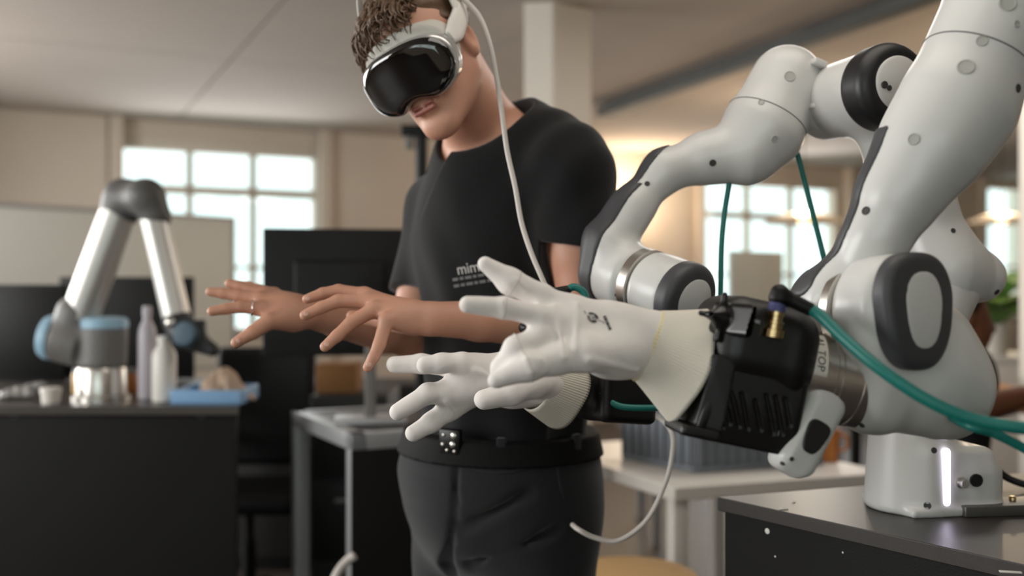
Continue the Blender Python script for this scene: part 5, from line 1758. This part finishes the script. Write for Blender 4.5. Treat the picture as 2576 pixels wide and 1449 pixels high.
# ---------------------------------------------------------------- deep background on the right
def pendant(x, y, dd, rpx, label, power):
    c = P(x, y, dd); R = rpx * dd / FPX
    t = thing('pendant_lamp', c, label, 'lamp')
    obj('shade', lathe([(R * .15, .07), (R * .5, .055), (R * .9, .02), (R, 0), (R * .985, -.004), (R * .88, .012), (R * .48, .045), (R * .14, .06)], c, [0, 0, 1], 40, cap=False), mat('shade_white', (232, 222, 206), .4, var=.02), t)
    obj('bulb', lathe([(.005, -.005), (.03, .0), (.045, .03), (.02, .06), (.005, .062)], c, [0, 0, 1], 20), mat('warm_bulb', (255, 220, 170), .4, var=0, emit=(255, 208, 150), estr=8), t)
    obj('cord', tube_mesh([c + [0, 0, .065], [c[0], c[1], CEIL]], .004, 6), m_dark, t)
    L = bpy.data.lights.new('pendant_light', 'POINT'); L.energy = power; L.color = (1, .78, .52); L.shadow_soft_size = .06
    o = bpy.data.objects.new('pendant_light', L); COL.objects.link(o); o.location = c + [0, 0, .11]


pendant(2022, 560, 6.6, 100, 'white saucer pendant lamp hanging before the middle window', 26)
pendant(2880, 300, 4.8, 100, 'added unseen white saucer pendant lamp warming the right of the ceiling', 45)  # out-of-view lamp added for the warm light on the ceiling
pendant(2520, 560, 7.2, 80, 'white saucer pendant lamp hanging before the far right window', 26)
# uplighter lamp behind the far forearm
up_ = P(1592, 640, 9.3)
UL = thing('floor_lamp', [up_[0], up_[1], 0], 'tall uplighter floor lamp glowing warm behind the far robot forearm', 'lamp')
zt_ = 1.95
obj('pole', lathe([(.003, .02), (.012, .02), (.012, zt_ - .08), (.003, zt_ - .08)], [up_[0], up_[1], 0], [0, 0, 1], 16), m_alu, UL)
obj('lamp_foot', lathe([(.01, 0), (.15, 0), (.15, .015), (.01, .025)], [up_[0], up_[1], 0], [0, 0, 1], 32), m_alu, UL)
obj('lamp_shade', lathe([(.02, -.09), (.06, -.07), (.14, .0), (.137, .0), (.058, -.065), (.02, -.08)], [up_[0], up_[1], zt_], [0, 0, 1], 36, cap=False), m_alu, UL)
obj('bulb', lathe([(.004, -.075), (.025, -.06), (.03, -.03), (.01, -.005), (.002, -.003)], [up_[0], up_[1], zt_], [0, 0, 1], 20), mat('warm_bulb', (0, 0, 0)), UL)
L = bpy.data.lights.new('uplight', 'POINT'); L.energy = 55; L.color = (1, .80, .56); L.shadow_soft_size = .1
o = bpy.data.objects.new('uplight', L); COL.objects.link(o); o.location = (up_[0], up_[1], zt_ + .06)
# desk with a grey monitor in front of the middle window
D2 = P(1900, 900, 5.2)
t = thing('desk', [D2[0], D2[1], 0], 'pale desk in front of the middle window holding a grey screen', 'desk')
obj('desk_top', bxyz(D2[0] - .6, D2[0] + .6, 4.9, 5.6, .87, .9, .004), m_white, t)
for sx_ in (-.55, .55):
    for yy in (4.95, 5.55):
        obj('leg', bxyz(D2[0] + sx_ - .02, D2[0] + sx_ + .02, yy - .02, yy + .02, 0, .87, .003), m_alu, t)
gm = thing('monitor', [D2[0], 5.2, .9], 'grey panel screen standing before the middle window', 'monitor')
a, b2 = P(1835, 655, 5.2), P(1966, 628, 5.45)
gx_ = nrm([(b2 - a)[0], (b2 - a)[1], 0]); gM = np.array([gx_, [gx_[1], -gx_[0], 0], [0, 0, 1]])
gc_ = np.array([(a + b2)[0] / 2, (a + b2)[1] / 2, (a[2] + 1.10) / 2 + .03])
obj('panel', rbox(gc_, (np.linalg.norm((b2 - a)[:2]) / 2, .012, (a[2] + .04 - 1.10) / 2), gM, .004), mat('panel_grey', (176, 178, 172), .5, var=.05), gm)
obj('stand_pole', rbox([gc_[0], gc_[1] + .03, 1.02], (.02, .012, .12), gM, .004), m_alu, gm)
obj('stand_foot', rbox([gc_[0], gc_[1] + .03, .907], (.12, .09, .007), gM, .003), m_alu, gm)

# person working in the right background
bd_ = 2.95
q = lambda x, y, dz=0: P(x, y, bd_ + dz)
PB = thing('person', [q(2420, 1000)[0], bd_, 0], 'person in dark clothes bent over a desk in the shaded right background', 'person')
pb = Sdf()
hh = q(2408, 790)
pb.ell(hh, (.085, .075, .105)); pb.ell(hh + [.045, -.01, -.05], (.05, .05, .06), k=.03); pb.cone(hh + [.088, -.01, -.02], hh + [.098, -.01, -.045], .009, .012, k=.01)
pb.ell(hh + [.0, -.075, -.01], (.016, .008, .03), k=.008)
pb.cone(hh + [-.02, 0, -.08], q(2370, 940), .05, .06, k=.03)
pb.cone(q(2365, 960), q(2330, 1250), .14, .13, k=.05, v=[0, 1, 0], sc=.85)
shB, elB, wrB = q(2385, 950, -.13), q(2455, 1030, -.17), q(2570, 998, -.12)
pb.chain([shB, elB, wrB], [.055, .045, .030], k=.02, k0=.04)
pb.chain([q(2375, 955, .14), q(2450, 1035, .2), q(2570, 1010, .14)], [.055, .045, .030], k=.02, k0=.04)
for s_, w_ in ((-.12, wrB), (.14, q(2570, 1010, .14))):
    pb.cone(w_, w_ + [.07, 0, -.012], .028, .032, k=.02, v=[0, 0, 1], sc=1.5)
    for k in range(4):
        f0 = w_ + [.075, -.028 + .019 * k, -.012]
        pb.chain([f0, f0 + [.045, 0, -.002], f0 + [.075, 0, -.02]], [.010, .009, .007], k=.004)
    f0 = w_ + [.03, -.035, -.015]; pb.chain([f0, f0 + [.035, -.025, -.01], f0 + [.06, -.03, -.02]], [.013, .010, .008], k=.006)
hipB = q(2330, 1260)
for s_ in (-.1, .1):
    pb.chain([hipB + [0, s_, 0], hipB + [.05, s_, -.4], np.array([hipB[0] + .03, hipB[1] + s_, .05])], [.09, .065, .045], k=.03)
pb.plane([0, 0, .004], [0, 0, -1])
obj('body', pb.mesh(.007), mat('dark_skin', (116, 72, 50), .5, var=.1), PB)
ps = Sdf(); ps.cone(q(2365, 955), q(2332, 1240), .152, .145, k=.05, v=[0, 1, 0], sc=.85)
ps.cone(q(2372, 930), q(2365, 960), .07, .12, k=.05)
ps.chain([shB, elB * .8 + shB * .2], [.067, .060], k=.03); ps.chain([q(2375, 955, .14), q(2440, 1020, .19)], [.067, .06], k=.03)
obj('sweater', ps.mesh(.008), mat('dark_sweater', (24, 25, 28), .9, var=.1), PB)
tb = Sdf()
for s_ in (-.1, .1):
    tb.chain([hipB + [0, s_, .06], hipB + [.05, s_, -.4], np.array([hipB[0] + .03, hipB[1] + s_, .07])], [.105, .078, .058], k=.05)
obj('trousers', tb.mesh(.01), mat('dark_jeans', (26, 28, 36), .9), PB)
hb_ = Sdf(); hb_.ell(hh + [-.015, .0, .03], (.088, .083, .09)); hb_.plane(hh + [.04, 0, .03], nrm([.8, 0, -.5])); hb_.field(wrinkle(.004, 120, 2), hh, hh, op='d')
obj('hair', hb_.mesh(.006), mat('black_hair', (16, 14, 13), .6, var=.2), PB)
# their desk, laptop, plant
W2 = thing('desk', [1.75, 3.3, 0], 'wooden desk at the right edge in front of the seated worker', 'desk')
obj('desk_top', bxyz(1.54, 1.80, 2.55, 4.6, .90, .93, .004), mat('desk_wood', (186, 132, 88), .45, var=.15, vscale=6, stretch=(6, 1, 1)), W2)
for x in (1.57, 1.77):
    for y in (2.6, 4.55):
        obj('leg', bxyz(x - .02, x + .02, y - .02, y + .02, 0, .90, .003), m_dark, W2)
lp_ = P(2490, 0, 3.9)
LPt = thing('laptop', [lp_[0] + .05, 3.9, .93], 'grey laptop open on the wooden desk', 'laptop')
obj('keyboard_base', bxyz(1.56, 1.79, 3.72, 3.92, .931, .945, .003), m_alu, LPt)
obj('screen_lid', rbox([1.67, 3.96, 1.03], (.115, .005, .10), frame([0, .25, 1])[[0, 1, 2]] * 1.0, .003), m_grey, LPt)
PL = P(2530, 760, 4.3)
pt = thing('potted_plant', [2.42, 5.0, .95], 'leafy green plant in a white pot by the far right window', 'plant')
pc = np.array([1.72 if False else PL[0] - .02, 4.3, .93]); pc[0] = min(pc[0], 1.84)
pc = np.array([2.42, 5.0, .95])
SB = thing('sideboard', [2.42, 5.0, 0], 'white sideboard under the plant by the far right window', 'sideboard')
obj('cabinet_body', bxyz(2.05, 2.8, 4.8, 5.2, .06, .92, .004), m_white, SB)
obj('cabinet_top', bxyz(2.04, 2.81, 4.79, 5.21, .92, .95, .004), m_white, SB)
obj('plinth', bxyz(2.08, 2.77, 4.84, 5.18, 0, .06), m_dark, SB)
obj('pot', lathe([(.02, 0), (.06, 0), (.085, .15), (.075, .15), (.07, .13), (.02, .13)], pc, [0, 0, 1], 32), m_white, pt)
rng = random.Random(5)
m_leaf = mat('leaf_green', (96, 140, 62), .5, var=.25, vscale=20)
for k in range(34):
    a = rng.uniform(0, 6.28); l = rng.uniform(.2, .5); e_ = rng.uniform(.5, 1.3); w_ = l * rng.uniform(.22, .34)
    dr = np.array([math.cos(a) * math.cos(e_), math.sin(a) * math.cos(e_), math.sin(e_)]); sd = np.array([-math.sin(a), math.cos(a), 0])
    r0 = pc + [0, 0, .13]
    V = []; Fc = []
    for i, t_ in enumerate(np.linspace(0, 1, 6)):
        c = r0 + dr * l * (.35 + .65 * t_) - np.array([0, 0, .10 * l / .3]) * t_ * t_
        ww = w_ * math.sin(min(t_ * .9 + .1, 1) * math.pi) + .002
        V += [c - sd * ww, c + np.array([0, 0, -.012]) * (1 - t_), c + sd * ww]
        if i:
            o_ = (i - 1) * 3
            Fc += [(o_, o_ + 1, o_ + 4, o_ + 3), (o_ + 1, o_ + 2, o_ + 5, o_ + 4)]
    lf = obj('leaf', mesh_from('leaf', np.array(V), Fc), m_leaf, pt)
    obj('stem', tube_mesh([r0, r0 + dr * l * .36], .003, 5), m_leaf, lf)
